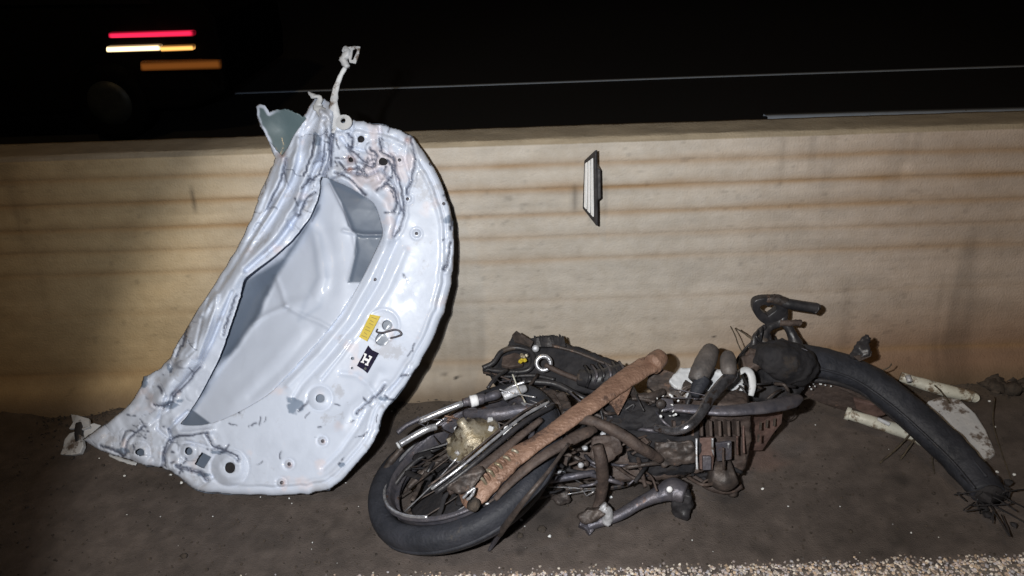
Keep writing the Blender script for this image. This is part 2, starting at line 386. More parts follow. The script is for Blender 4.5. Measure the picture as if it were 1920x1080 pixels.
# ------------------------------------------------------------------ ground
def sheet(name, x0, x1, y0, y1, z, m, nx=2, ny=2, kind='structure', hf=None, cf=None):
    gx, gy = np.meshgrid(np.linspace(x0, x1, nx), np.linspace(y0, y1, ny), indexing='ij')
    gz = np.full(gx.shape, z) + (hf(gx, gy) if hf else 0)
    i = np.arange(nx * ny).reshape(nx, ny)
    q = np.stack([i[:-1, :-1], i[1:, :-1], i[1:, 1:], i[:-1, 1:]], -1).reshape(-1, 4)
    o = obj(name, (np.stack([gx, gy, gz], -1).reshape(-1, 3), q.tolist()), m, colors=cf(gx, gy).reshape(-1, 3) if cf else None)
    o['kind'] = kind
    return o
sheet('ground', -400, 400, -400, 400, -.06, M['soil'])
sheet('far_road', -120, 120, 2.42, 30, -.015, M['road'], 3, 3)
EDGE = float(W(1500, 1062, 0)[1])
def gh(x, y):
    return .006 * fbm(x * 3, y * 3, 3) + .004 * fbm(x * 22, y * 22, 4) + .030 * sstep(y + .09 * fbm(x * 5, y * 5, 8), 1.96, 2.12) * (.6 + 1.6 * fbm(x * 9, y * 9, 9)) \
        - .012 * sstep(-y, -EDGE - .012, -EDGE + .004)
def gc(x, y):
    b = np.array([.086, .072, .066]); c = np.ones(x.shape + (3,)) * b
    n = fbm(x * 2.2, y * 2.2, 20); f = fbm(x * 30, y * 30, 21); d = fbm(x * 7, y * 7, 22)
    c *= (1 + .7 * n + .7 * f + .4 * d)[..., None]
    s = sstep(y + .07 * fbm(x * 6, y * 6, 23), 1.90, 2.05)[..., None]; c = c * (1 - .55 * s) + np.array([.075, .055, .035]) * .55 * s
    red = (sstep(fbm(x * 3, y * 4, 24), .10, .22) * sstep(x, .3, .9))[..., None]; c = c * (1 - red * .5) + np.array([.17, .10, .08]) * red * .5
    dark_spots = np.zeros(x.shape)  # darker patches at set spots on the shoulder
    for (px, py, r) in [(1010, 960, 50), (1000, 945, 42), (1015, 993, 9), (975, 1005, 12), (1070, 1000, 8), (975, 1035, 9), (920, 965, 30), (1190, 900, 60), (1690, 900, 18), (1380, 940, 40)]:
        p = W(px, py, 0); rr = r / 620
        dark_spots = np.maximum(dark_spots, np.exp(-(((x - p[0]) ** 2 + ((y - p[1]) * 1.0) ** 2) / rr ** 2) ** 1.5) * (.6 + f * 1.4))
    return np.maximum(c * (1 - .75 * np.clip(dark_spots, 0, 1))[..., None], .008)
sheet('road_shoulder', -2.6, 2.6, EDGE - .015, 2.2, 0, M['shoulder'], 430, 75, hf=gh, cf=gc)
# coarse pale chip-seal lane nearest the viewer
def rc(x, y):
    return np.ones(x.shape + (3,)) * np.array([.16, .145, .13]) * (1 + .9 * fbm(x * 60, y * 60, 31))[..., None]
sheet('near_road', -4, 4, -3, EDGE - .015 + .006, -.006, M['shoulder'], 400, 60, cf=rc)
def pebble(c, r, rs):
    ph = (1 + 5 ** .5) / 2
    V = np.array([(0, 1, ph), (0, -1, ph), (0, 1, -ph), (0, -1, -ph), (1, ph, 0), (-1, ph, 0), (1, -ph, 0), (-1, -ph, 0), (ph, 0, 1), (-ph, 0, 1), (ph, 0, -1), (-ph, 0, -1)], float)
    V = V / 1.9 * r * rs.uniform(.65, 1.25, (12, 1)); V[:, 2] *= rs.uniform(.5, .9); a = rs.uniform(0, 6.28)
    V = V @ np.array([[math.cos(a), -math.sin(a), 0], [math.sin(a), math.cos(a), 0], [0, 0, 1]])
    f = [(0, 1, 8), (0, 8, 4), (0, 4, 5), (0, 5, 9), (0, 9, 1), (1, 6, 8), (8, 6, 10), (8, 10, 4), (4, 10, 2), (4, 2, 5), (5, 2, 11), (5, 11, 9), (9, 11, 7), (9, 7, 1), (1, 7, 6), (3, 6, 7), (3, 7, 11), (3, 11, 2), (3, 2, 10), (3, 10, 6)]
    return V + c, f
rs = np.random.RandomState(5)
PV = []; PF = []; PC = []; n = 0
pal = 1.35 * np.array([[.50, .46, .42], [.40, .36, .36], [.58, .55, .50], [.30, .24, .20], [.45, .36, .27], [.12, .11, .11], [.38, .38, .42]])
for i in range(18000):
    x = rs.uniform(-1.6, 1.6); y = EDGE + .004 - abs(rs.normal(0, .13)) ** 1.0 if i % 3 else EDGE - .0 - rs.rand() * .4
    if y > EDGE + .01 * rs.rand(): continue
    v, f = pebble(np.array([x, y, .002 + rs.rand() * .002]), rs.uniform(.0022, .0055), rs)
    PV.append(v); PF += [[a + n for a in q] for q in f]; n += 12; PC.append(np.repeat(pal[rs.randint(len(pal))][None] * rs.uniform(.7, 1.2), 12, 0))
for i in range(650):
    v, f = pebble(np.array([rs.uniform(-1.6, 1.6), EDGE + abs(rs.normal(0, .010)), .003]), rs.uniform(.0018, .0045), rs)
    PV.append(v); PF += [[a + n for a in q] for q in f]; n += 12; PC.append(np.repeat(pal[rs.randint(len(pal))][None] * rs.uniform(.5, 1.0), 12, 0))
ob = obj('gravel_chippings', (np.vstack(PV), PF), M['shoulder'], None, smooth=False, colors=np.vstack(PC)); ob['kind'] = 'stuff'
# lines on the road beyond the barrier
def rline(name, pts, wd, z, label, hh=.006):
    P = np.array([W(p[0], p[1], z) for p in pts]); V = []; 
    for p in P: V += [p + [0, -wd / 2, 0], p + [0, -wd / 2 + .004, hh], p + [0, wd / 2 - .004, hh], p + [0, wd / 2, 0]]   # marking raised so its front edge catches more light
    Fs = [[4 * i + k, 4 * i + 4 + k, 4 * i + 5 + k, 4 * i + 1 + k] for i in range(len(P) - 1) for k in range(3)]
    o = obj(name, (np.array(V), Fs), M['line'], None); o['kind'] = 'structure'; o['label'] = label
rline('lane_line', [(1435, 221), (1600, 216), (1920, 208), (2200, 201)], .11, -.010, 'pale lane line just beyond the right part of the barrier', .018)
rline('lane_line', [(440, 175), (830, 162), (1300, 145), (1920, 124), (2200, 114)], .07, -.010, 'thin lane line farther out on the dark road')
rline('lane_line', [(-200, 102), (0, 95), (200, 88)], .06, -.010, 'short faint lane line on the dark road at the left')

# ------------------------------------------------------------------ bonnet
OUT = [(481, 214), (480, 202), (488, 195), (497, 198), (504, 212), (514, 208), (530, 204), (548, 208), (561, 214), (568, 221), (575, 205), (582, 196), (590, 184), (603, 183), (616, 190), (628, 200), (634, 214), (637, 230),
       (660, 226), (690, 229), (722, 235), (750, 243), (775, 259), (796, 285), (815, 315), (830, 347), (842, 385), (850, 425), (853, 465), (850, 505), (843, 545), (833, 585), (818, 622), (800, 658), (778, 695),
       (750, 735), (724, 765), (714, 785), (710, 808), (697, 835), (665, 876), (640, 902), (616, 919), (580, 927), (530, 929), (470, 929), (420, 927), (385, 923), (366, 918), (352, 908), (340, 897), (322, 884), (303, 876),
       (300, 878), (280, 874), (258, 868), (222, 856), (190, 846), (172, 836), (157, 826), (172, 812), (200, 795), (228, 772), (245, 755), (253, 741), (265, 722), (268, 706), (287, 699), (303, 688), (318, 672), (330, 648), (345, 624), (362, 594), (392, 547), (424, 500),
       (450, 455), (472, 410), (483, 378), (487, 358), (498, 340), (508, 318), (516, 296), (510, 284), (504, 266), (496, 250), (488, 238), (482, 226)]
OPEN = [(603, 331), (600, 352), (594, 378), (580, 408), (566, 426), (545, 452), (512, 482), (482, 504), (462, 520), (456, 530), (450, 556), (440, 588), (426, 628), (412, 668), (392, 708), (368, 752), (346, 784), (338, 795), (362, 798), (396, 794), (440, 776), (480, 754), (512, 732), (556, 686), (598, 640),
        (640, 588), (662, 552), (680, 520), (700, 478), (716, 442), (714, 420), (708, 398), (700, 382), (682, 368), (655, 352), (630, 341)]
FLAP = [(481, 214), (480, 200), (488, 192), (500, 196), (506, 210), (530, 202), (562, 212), (575, 222), (562, 238), (548, 258), (540, 275), (528, 292), (516, 280), (502, 262), (492, 240)]
OPEN = [tuple(p) for p in smooth_poly(OPEN, 2)]
S = 2.0
gu, gv = np.meshgrid(np.arange(140, 870, S), np.arange(176, 940, S), indexing='ij')
jit = lambda P, a, sd: [(x + a * (vnoise(np.array([x * .11]), np.array([y * .11]), sd)[0] - .5), y + a * (vnoise(np.array([x * .11 + 40]), np.array([y * .11]), sd)[0] - .5)) for x, y in P]
OUTJ = []
for i in range(len(OUT)):
    a, b = OUT[i], OUT[(i + 1) % len(OUT)]
    for t in (0, .34, .67): OUTJ.append((a[0] * (1 - t) + b[0] * t, a[1] * (1 - t) + b[1] * t))
OUTJ = jit(OUTJ, 4.0, 3)
OUTS = [(x, y) for x, y in OUTJ]
HN = np.array([.33, 1, -.74]); HD = 1.345
def hood_pt(px, py, h):
    d = ray(px, py); t = (HD - np.asarray(h) * np.linalg.norm(HN) - CO @ HN) / (d @ HN)
    p = CO + t[..., None] * d
    g = W(px, py, 0.004)
    low = p[..., 2] < .004
    return np.where(low[..., None], g, p)
def poly_gauss(pts, sig): d, _, _ = seg_near(gu, gv, pts, False); return np.exp(-(d / sig) ** 2)
dO = sdf(gu, gv, OUTS); dP = sdf(gu, gv, OPEN); dF = sdf(gu, gv, FLAP)
def circ(x, y, r, k=18, e=1.0, rot=0):
    return [(x + r * math.cos(2 * math.pi * i / k) * math.cos(rot) - r * e * math.sin(2 * math.pi * i / k) * math.sin(rot),
             y + r * math.cos(2 * math.pi * i / k) * math.sin(rot) + r * e * math.sin(2 * math.pi * i / k) * math.cos(rot)) for i in range(k)]
HOLES = [circ(677, 261, 6.5), circ(718, 303, 9, e=.8, rot=.3), circ(658, 299, 5), circ(262, 848, 8.5, e=.85), circ(353, 846, 7.5), [(378, 848), (396, 857), (382, 879), (364, 870)],
         circ(431, 877, 10, e=1.05), circ(600, 747, 8.5, e=.95), circ(726, 610, 9.5), [(712, 622), (722, 627), (728, 640), (722, 646), (713, 648), (705, 643), (704, 634)],
         circ(643, 226, 4.5), circ(661, 672, 3), circ(660, 690, 2.2)]
# frame relief (metres, towards the viewer)
hf = np.zeros(gu.shape)
hf -= .016 * np.exp(-np.maximum(dO, 0) / 4.0)
hf -= .0035 * np.exp(-((dO - 15) / 2.2) ** 2) * sstep(gu + gv * .2, 560, 700)
hf += .004 * np.exp(-((dO - 22) / 4.0) ** 2) * sstep(gu + gv * .2, 560, 700)
hf -= .012 * np.exp(-np.maximum(-dP, 0) / 6.0) * sstep(gu, 560, 640) * sstep(-gv, -560, -470)
hf -= .002 * np.exp(-np.maximum(-dP, 0) / 8.0) * sstep(gv, 500, 600)
leftm = sstep(-(gu + (gv - 200) * .62), -700, -600)     # the folded side along the left
hf += .012 * np.exp(-((-dP - 14) / 9.0) ** 2) * leftm
L1 = [(612, 215), (590, 290), (560, 370), (520, 440), (470, 490), (430, 540), (395, 600), (350, 680), (300, 745)]
hf += .030 * poly_gauss(L1, 14)
hf -= .026 * poly_gauss([(608, 225), (602, 300), (575, 350), (556, 405), (520, 455), (462, 506)], 6)
hf += .020 * poly_gauss([(560, 262), (545, 330), (512, 395), (470, 455), (425, 525), (380, 590)], 6)
hf -= .020 * poly_gauss([(536, 300), (530, 350), (498, 400), (452, 480), (410, 545)], 5)
hf -= .010 * poly_gauss([(585, 372), (560, 384), (540, 410), (548, 428)], 4)
hf -= .016 * poly_gauss([(631, 215), (622, 262), (618, 300), (606, 330)], 3.2)
hf += .014 * poly_gauss([(598, 200), (612, 240), (606, 290), (590, 330)], 6)
hf -= .012 * poly_gauss([(435, 548), (418, 590), (398, 640), (375, 682), (345, 716), (322, 742), (316, 768)], 3.5)
hf -= .009 * poly_gauss([(392, 560), (378, 600), (366, 655), (352, 668)], 3)
hf += .010 * poly_gauss([(407, 560), (390, 620), (372, 668)], 4)
hf -= .008 * poly_gauss([(352, 612), (335, 650), (322, 690)], 4)
# top crumple, strut of the frame above the opening
hf += .016 * poly_gauss([(600, 322), (640, 335), (690, 352), (722, 380), (732, 420), (722, 445)], 12)
hf -= .012 * poly_gauss([(606, 345), (648, 322), (690, 330), (715, 318), (742, 350), (752, 395), (738, 440)], 3)
hf -= .010 * poly_gauss([(640, 258), (668, 300), (700, 312), (712, 340)], 3)
hf -= .010 * poly_gauss([(712, 240), (716, 275), (740, 300), (748, 360)], 3)
hf -= .007 * poly_gauss([(765, 250), (760, 300), (770, 340), (755, 400)], 3)
hf -= .008 * poly_gauss([(660, 245), (650, 275), (690, 285), (700, 312)], 2.5)
# long beads of the right arm
hf += .008 * poly_gauss([(728, 450), (690, 530), (650, 600), (598, 662), (540, 722)], 7)
hf -= .006 * poly_gauss([(745, 452), (712, 530), (668, 604), (612, 672), (566, 722), (552, 745)], 5)
hf += .0045 * poly_gauss([(758, 470), (728, 540), (690, 598), (640, 664), (600, 706)], 7)
hf -= .005 * poly_gauss([(660, 640), (640, 668), (622, 690), (605, 712)], 3)
hf -= .005 * poly_gauss([(726, 765), (704, 742), (690, 720), (668, 704), (640, 700)], 5)
hf += .006 * poly_gauss([(712, 700), (690, 742), (660, 765), (640, 800)], 10)
hf -= .005 * poly_gauss([(768, 690), (735, 728), (712, 744), (700, 760)], 3)
hf -= .006 * poly_gauss([(690, 760), (672, 800), (640, 845), (606, 878)], 5)
# lower edge: pressings and tears
hf -= .013 * poly_gauss([(303, 878), (308, 852), (322, 828), (318, 806), (332, 790), (352, 772)], 3)
hf += .009 * poly_gauss([(330, 800), (326, 790), (336, 812), (362, 812), (398, 806)], 6)
hf -= .008 * poly_gauss([(312, 745), (300, 775), (296, 805), (316, 822), (345, 822)], 3)
hf -= .006 * poly_gauss([(240, 838), (262, 812), (280, 800), (312, 770)], 4)
hf -= .007 * poly_gauss([(322, 826), (350, 828), (392, 838), (430, 850), (446, 862)], 3)
hf -= .008 * poly_gauss([(330, 874), (356, 880), (380, 886), (388, 900)], 3)
hf -= .006 * poly_gauss([(366, 918), (388, 904), (400, 893)], 3)
for (x, y, r, a) in [(262, 848, 21, .006), (431, 877, 36, .016), (600, 747, 24, .006), (353, 846, 16, .004), (718, 610, 30, .003)]:
    d = np.hypot(gu - x, gv - y); hf += a * sstep(-d, -r, -r * .45) - .003 * np.exp(-((d - r) / 2.5) ** 2)
BOLTS = [(749, 300), (764, 373), (781, 438), (605, 827), (542, 870), (528, 905), (806, 308), (832, 382), (703, 524)]
for x, y in BOLTS[:6]:
    d = np.hypot(gu - x, gv - y); hf += .003 * sstep(-d, -9, -5) - .003 * np.exp(-((d - 10) / 2) ** 2)
# crumpling by zone
flat_ = np.exp(-(((gu - 694) / 45) ** 2 + ((gv - 645) / 75) ** 2) ** 2)
A = .0005 * (1 - flat_) + .012 * np.exp(-(((gu - 680) / 80) ** 2 + ((gv - 285) / 62) ** 2) ** 2) + .013 * sstep(-gv, -560, -300) * sstep(-gu, -640, -600) \
    + .0075 * sstep(-(gu + (gv - 700) * .2), -450, -330) + .004 * np.exp(-((gu - 380) / 120) ** 2 - ((gv - 870) / 45) ** 2)
ru = gu * .0175 + .5 * fbm(gu * .02, gv * .02, 90); rv = gv * .0175 + .5 * fbm(gu * .02, gv * .02, 94)
RG = ridged(ru * 1.6, rv * 1.2, 40, 3)
al = (-(gu - 600) * .5 + (gv - 200) * .86); ac = (gu - 600) * .86 + (gv - 200) * .5
colm = sstep(-gv, -640, -520) * sstep(-gu, -640, -600)
FC = facet(gu / 42, gv / 42, 3, 3) * (1 - colm) + facet(ac / 26, al / 85, 5, 3) * colm
hf += A * FC * 4.6 + .0016 * facet(gu / 70, gv / 70, 11, 2) * (1 - flat_) + .0012 * fbm(gu * .02, gv * .02, 45) * (1 - flat_)
RL = 1 - np.abs(vnoise(ru * 2.1 + 3, rv * 2.1, 140) * 2 - 1)          # sharp buckles
hf -= A * .25 * sstep(RL, .93, 1.0)
hf += .004 * fbm(gu * .010, gv * .010, 47) * 2

sR = ((gu - 600) * 700 + (gv - 200) * 300) / math.hypot(700, 300)      # how far right of the long axis
BEND = -.10 * (np.clip(sR, 0, 400) / 300) ** 2 * sstep(-gv, -860, -560)
hf += BEND
# random cracked-paint squiggles
rs = np.random.RandomState(21); cr = np.zeros(gu.shape); dents = np.zeros(gu.shape)
def squig(x, y, ln, ang, wd, dep=.002):
    global cr, dents
    P = [(x, y)]; a = ang
    for _ in range(max(3, int(ln / 5))):
        a += rs.uniform(-.5, .5); P.append((P[-1][0] + 5 * math.cos(a), P[-1][1] + 5 * math.sin(a)))
    x0 = max(0, int((min(p[0] for p in P) - 140) / S) - 5); x1 = int((max(p[0] for p in P) - 140) / S) + 6
    y0 = max(0, int((min(p[1] for p in P) - 176) / S) - 5); y1 = int((max(p[1] for p in P) - 176) / S) + 6
    if x1 <= x0 or y1 <= y0 or x0 >= gu.shape[0] or y0 >= gu.shape[1]: return
    d, _, _ = seg_near(gu[x0:x1, y0:y1], gv[x0:x1, y0:y1], P, False)
    g = np.exp(-(d / wd) ** 2) * sstep(fbm(gu[x0:x1, y0:y1] * .13, gv[x0:x1, y0:y1] * .13, 160), -.2, .04); cr[x0:x1, y0:y1] = np.maximum(cr[x0:x1, y0:y1], g); dents[x0:x1, y0:y1] = np.maximum(dents[x0:x1, y0:y1], g * dep)
ZONES = [(700, 290, 60, 40, 26, 2, 16), (620, 300, 18, 90, 22, 1.7, 18), (560, 350, 40, 70, 10, 1.7, 16), (842, 430, 8, 70, 14, 1.6, 1.6 * 10), (835, 370, 12, 40, 5, 2, 10), (500, 800, 110, 50, 22, 1.5, 12),
         (270, 790, 60, 50, 22, 1.5, 10), (360, 860, 60, 30, 14, 1.8, 14), (700, 780, 25, 45, 10, 1.5, 12), (300, 720, 30, 25, 8, 2.2, 10), (640, 840, 40, 50, 8, 1.4, 12), (430, 640, 12, 80, 5, 1.4, 16),
         (770, 600, 30, 80, 8, 1.4, 10), (745, 380, 22, 60, 12, 1.6, 12), (350, 660, 30, 50, 8, 1.5, 14)]
for (x, y, sx, sy, k, wd, ln) in ZONES:
    for _ in range(int(k * .42)): squig(x + rs.normal(0, sx * .6), y + rs.normal(0, sy * .6), (.25 + 1.9 * rs.rand() ** 2) * ln, rs.uniform(0, 6.28), wd * rs.uniform(.5, 1.3))
for (x, y) in [(250, 838), (225, 832), (305, 800), (388, 842), (410, 850), (335, 872), (560, 770), (680, 745), (722, 742), (752, 705)]: squig(x, y, 28, rs.uniform(-.6, .8), 2.0, .004)
hf -= dents
CREASES = [[(619, 312), (621, 278), (624, 245), (629, 213)], [(598, 328), (605, 301), (609, 270)], [(598, 328), (580, 341), (566, 352)], [(651, 271), (660, 284), (670, 291), (684, 305), (698, 312), (707, 291), (693, 278)],
       [(712, 259), (716, 282), (726, 292), (739, 296), (741, 319), (753, 361), (756, 412), (739, 444)], [(628, 324), (648, 330), (661, 340), (684, 365)], [(707, 356), (716, 350), (726, 345), (739, 356), (744, 379), (740, 398)],
       [(769, 259), (777, 290), (776, 319), (763, 361)], [(559, 405), (566, 392), (573, 375), (590, 360)], [(375, 688), (352, 716), (330, 738), (319, 756), (305, 762), (290, 758)], [(311, 876), (308, 850), (314, 829), (336, 818), (360, 816), (387, 812)],
       [(187, 837), (204, 840), (221, 848), (234, 854), (238, 829), (254, 812), (272, 799)], [(722, 722), (710, 738), (695, 752), (669, 773)], [(379, 782), (390, 786), (404, 786)], [(387, 812), (394, 826), (400, 837), (424, 846), (443, 854), (447, 863)],
       [(531, 572), (537, 578), (543, 570)], [(330, 874), (356, 880), (378, 888), (388, 900)], [(536, 300), (526, 340), (502, 388)], [(590, 250), (584, 290), (568, 330)], [(840, 350), (846, 392), (846, 430)], [(845, 455), (840, 490), (832, 506)],
       [(650, 250), (662, 262), (658, 280)], [(636, 305), (650, 318), (672, 316), (690, 330)], [(726, 300), (736, 312), (734, 330), (722, 345)], [(443, 555), (430, 590), (418, 630)], [(352, 612), (344, 640), (330, 668)]]
CREASE_W = np.zeros(gu.shape)  # cracks, plus fold shade painted along the creases
for i_, P_ in enumerate(CREASES):
    P_ = catmull(np.array([(a, b, 0) for a, b in P_]), 6 * len(P_))[:, :2] + np.random.RandomState(i_).normal(0, .9, (6 * len(P_), 2))
    d_, _, _ = seg_near(gu, gv, P_, False); wv = 1.55 + 2.4 * fbm(gu * .06, gv * .06, 180 + i_)
    hf -= .005 * np.exp(-(d_ / 2.4) ** 2) - .003 * np.exp(-((d_ - 6) / 3) ** 2); CREASE_W = np.maximum(CREASE_W, np.exp(-(d_ / np.maximum(wv, .5)) ** 2))
key = [(431, 877, 11), ]
WHT = np.array([.56, .62, .745]); PRI = np.array([.16, .20, .27]); CRK_SHADE = np.array([.10, .115, .17]); RST = np.array([.28, .12, .07]); PNK = np.array([.66, .60, .64])
fc = np.ones(gu.shape + (3,)) * WHT
nz = fbm(gu * .03, gv * .03, 60)
pk = (sstep(nz + .25 * np.exp(-(((gu - 720) / 90) ** 2 + ((gv - 320) / 90) ** 2)), .16, .34))[..., None]; fc = fc * (1 - pk * .7) + PNK * pk * .7
ag = (.35 * sstep(fbm(gu * .018, gv * .018, 62), .05, .25))[..., None]; fc = fc * (1 - ag) + WHT * .82 * ag
gm = (sstep(fbm(gu * .025, gv * .025, 190, 5), .06, .22) * sstep(-np.minimum(dO, 40), -38, 0) * .45)[..., None]; fc = fc * (1 - gm) + np.array([.30, .28, .27]) * gm
# bare primer where the paint flaked off
pr = np.zeros(gu.shape)
for (x, y, r, e) in [(553, 762, 15, 12), (548, 750, 12, 8), (318, 690, 7, 9), (270, 712, 6, 14), (322, 758, 20, 6), (335, 752, 10, 5), (232, 846, 14, 5), (618, 350, 5, 12), (596, 262, 9, 13), (382, 890, 14, 4), (410, 848, 16, 4),
                     (842, 412, 8, 8), (704, 432, 7, 4), (720, 748, 10, 5), (640, 872, 5, 4), (636, 560, 7, 4)]:
    pr = np.maximum(pr, sstep(1.1 - np.hypot((gu - x) / r, (gv - y) / e) + 1.6 * fbm(gu * .09, gv * .09, 66), 0, .25))
pr = np.clip(pr, 0, 1)[..., None]; fc = fc * (1 - pr) + PRI * 1.35 * pr
vz = sstep(RL, .93, .995) * sstep(A, .004, .011) * sstep(fbm(gu * .04, gv * .04, 150), -.12, .06)
c_ = np.clip(np.maximum(np.maximum(cr * 1.15, vz * .9), CREASE_W * 1.9), 0, 1)[..., None] * .95; fc = fc * (1 - c_) + CRK_SHADE * .8 * c_
gr = np.clip(poly_gauss([(631, 215), (622, 262), (618, 300), (606, 330)], 2.6) + .9 * poly_gauss([(303, 878), (308, 852), (322, 828)], 2.4) +
             .9 * poly_gauss([(435, 548), (418, 590), (398, 640), (375, 682), (345, 716), (322, 742)], 1.6) * sstep(gv, 640, 670) +
             .8 * poly_gauss([(606, 345), (648, 322), (690, 330), (715, 318), (742, 350), (752, 395)], 1.8), 0, 1)[..., None] * .85
fc = fc * (1 - gr) + CRK_SHADE * gr  # shade painted into the deep grooves of the folds
for (x, y, r) in [(528, 290, 7), (764, 262, 6), (658, 299, 9), (656, 318, 6), (543, 872, 5), (606, 828, 4), (530, 906, 4)]:
    e = np.exp(-(np.hypot(gu - x, gv - y) / r) ** 2)[..., None] * .7; fc = fc * (1 - e) + RST * e
# skin of the bonnet
ctl = np.array([(600, 345, -.05), (560, 440, -.062), (480, 520, -.085), (430, 640, -.062), (380, 740, -.04), (345, 790, -.03), (620, 470, -.024), (560, 540, -.034), (520, 640, -.024), (470, 710, -.017), (600, 560, -.015), (645, 520, -.010),
                (640, 400, -.035), (700, 410, -.06), (692, 490, -.05), (640, 588, -.004), (560, 684, -.003), (505, 735, -.003), (430, 778, -.006), (530, 700, -.006), (610, 610, -.007), (750, 520, -.05), (700, 700, -.05), (500, 850, -.05), (430, 877, -.06), (300, 800, -.035), (700, 290, -.06), (560, 320, -.05), (480, 440, -.04),
                (535, 245, -.040), (515, 268, -.03), (490, 208, .006), (545, 210, -.008), (853, 465, -.02), (830, 350, -.02), (760, 250, -.02), (830, 590, -.02), (720, 770, -.02), (650, 890, -.02), (480, 925, -.02), (200, 830, -.02), (300, 700, -.02), (400, 540, -.02), (630, 205, -.02)])
def tps(c):
    n = len(c); D = np.hypot(c[:, 0][:, None] - c[:, 0], c[:, 1][:, None] - c[:, 1]) / 100
    K = np.where(D > 0, D ** 2 * np.log(D + 1e-12), 0) + np.eye(n) * .01; Pm = np.c_[np.ones(n), c[:, :2] / 100]
    Am = np.block([[K, Pm], [Pm.T, np.zeros((3, 3))]]); s = np.linalg.solve(Am, np.r_[c[:, 2], 0, 0, 0])
    out = s[n] + s[n + 1] * gu / 100 + s[n + 2] * gv / 100
    for i in range(n):
        d = np.hypot(gu - c[i, 0], gv - c[i, 1]) / 100; out = out + s[i] * np.where(d > 0, d ** 2 * np.log(d + 1e-12), 0)
    return out
hs = tps(ctl)
hs += .010 * poly_gauss([(583, 420), (600, 470), (604, 520), (590, 560), (545, 572)], 13) - .008 * poly_gauss([(610, 430), (626, 490), (622, 540)], 14)
hs += .007 * poly_gauss([(536, 574), (565, 590), (600, 604), (620, 616)], 5) + .007 * poly_gauss([(536, 574), (500, 590), (476, 606)], 5) + .006 * poly_gauss([(536, 574), (528, 545), (518, 520)], 5)
hs -= .008 * np.exp(-(np.hypot(gu - 538, gv - 577) / 6) ** 2)
hs += .009 * poly_gauss([(456, 540), (478, 604), (440, 652), (400, 700)], 9) * .0 + .006 * poly_gauss([(507, 540), (478, 604), (440, 655), (402, 700)], 6)
hs += .008 * poly_gauss([(644, 432), (680, 440), (716, 440)], 4) + .006 * poly_gauss([(618, 345), (645, 395), (662, 436), (668, 470), (655, 525)], 4)
hs += .004 * poly_gauss([(560, 620), (500, 690), (440, 750)], 12) - .004 * poly_gauss([(590, 620), (530, 690), (470, 745)], 8)
hs += BEND
hs = hs * .85 + .012 * facet(gu / 95, gv / 95, 23, 2)
hs += .003 * ridged(gu * .012, gv * .012, 71, 2) + .0015 * fbm(gu * .04, gv * .04, 73)
hs = np.minimum(hs, np.where((dP < 0) & (dF < 0), hf - .004, hs))
sc_ = np.ones(gu.shape + (3,)) * WHT * .93
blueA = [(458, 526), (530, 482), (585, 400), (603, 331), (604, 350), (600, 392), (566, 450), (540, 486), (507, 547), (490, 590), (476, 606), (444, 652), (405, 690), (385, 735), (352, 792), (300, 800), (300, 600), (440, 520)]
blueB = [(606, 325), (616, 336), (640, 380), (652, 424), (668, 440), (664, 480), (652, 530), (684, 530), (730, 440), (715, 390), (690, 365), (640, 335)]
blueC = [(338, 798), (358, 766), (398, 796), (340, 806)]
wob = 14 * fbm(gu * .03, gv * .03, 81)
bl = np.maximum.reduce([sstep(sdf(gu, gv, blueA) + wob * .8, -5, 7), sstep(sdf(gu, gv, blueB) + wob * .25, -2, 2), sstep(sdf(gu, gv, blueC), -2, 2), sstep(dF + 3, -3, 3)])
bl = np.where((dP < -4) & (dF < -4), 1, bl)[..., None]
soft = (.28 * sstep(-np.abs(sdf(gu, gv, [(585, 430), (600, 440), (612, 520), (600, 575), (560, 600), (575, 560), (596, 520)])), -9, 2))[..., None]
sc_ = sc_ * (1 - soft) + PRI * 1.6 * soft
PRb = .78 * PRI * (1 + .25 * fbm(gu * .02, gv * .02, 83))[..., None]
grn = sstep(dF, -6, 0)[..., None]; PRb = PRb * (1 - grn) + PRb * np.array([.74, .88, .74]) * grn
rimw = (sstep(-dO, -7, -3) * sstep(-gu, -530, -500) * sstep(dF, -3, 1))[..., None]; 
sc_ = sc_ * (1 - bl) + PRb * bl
sc_ = sc_ * (1 - rimw) + WHT * rimw
for seg in [[(618, 345), (648, 405), (662, 436)], [(590, 358), (570, 392)], [(600, 385), (585, 415)], [(712, 438), (690, 440)]]:
    e = poly_gauss(seg, 1.6)[..., None] * .6; sc_ = sc_ * (1 - e) + CRK_SHADE * e

def gridmesh(name, cellin, bounds, h, colr, m, parent, solid):
    nu, nv = gu.shape
    uu, vv = gu.copy(), gv.copy()
    vi = np.zeros((nu, nv), int); un = np.zeros((nu, nv), int)
    for a in (0, 1):
        for b in (0, 1):
            vi[a:nu - 1 + a, b:nv - 1 + b] += cellin; un[a:nu - 1 + a, b:nv - 1 + b] += ~cellin
    bd = (vi > 0) & (un > 0)
    ii, jj = np.where(bd); pu, pv = gu[ii, jj], gv[ii, jj]; best = np.full(len(pu), 1e9); bu, bv = pu.copy(), pv.copy()
    for B in bounds:
        d, qx, qy = seg_near(pu, pv, B, True); mm = d < best; best = np.where(mm, d, best); bu = np.where(mm, qx, bu); bv = np.where(mm, qy, bv)
    ok = best < 2.3; uu[ii[ok], jj[ok]] = bu[ok]; vv[ii[ok], jj[ok]] = bv[ok]
    P = hood_pt(uu, vv, h)
    ids = -np.ones((nu, nv), int); used = vi > 0; ids[used] = np.arange(used.sum())
    q = np.stack([ids[:-1, :-1], ids[:-1, 1:], ids[1:, 1:], ids[1:, :-1]], -1)[cellin]
    return obj(name, (P[used], q.tolist()), m, parent, colors=colr[used], solid=solid)
cu, cv = (gu[:-1, :-1] + S / 2), (gv[:-1, :-1] + S / 2)
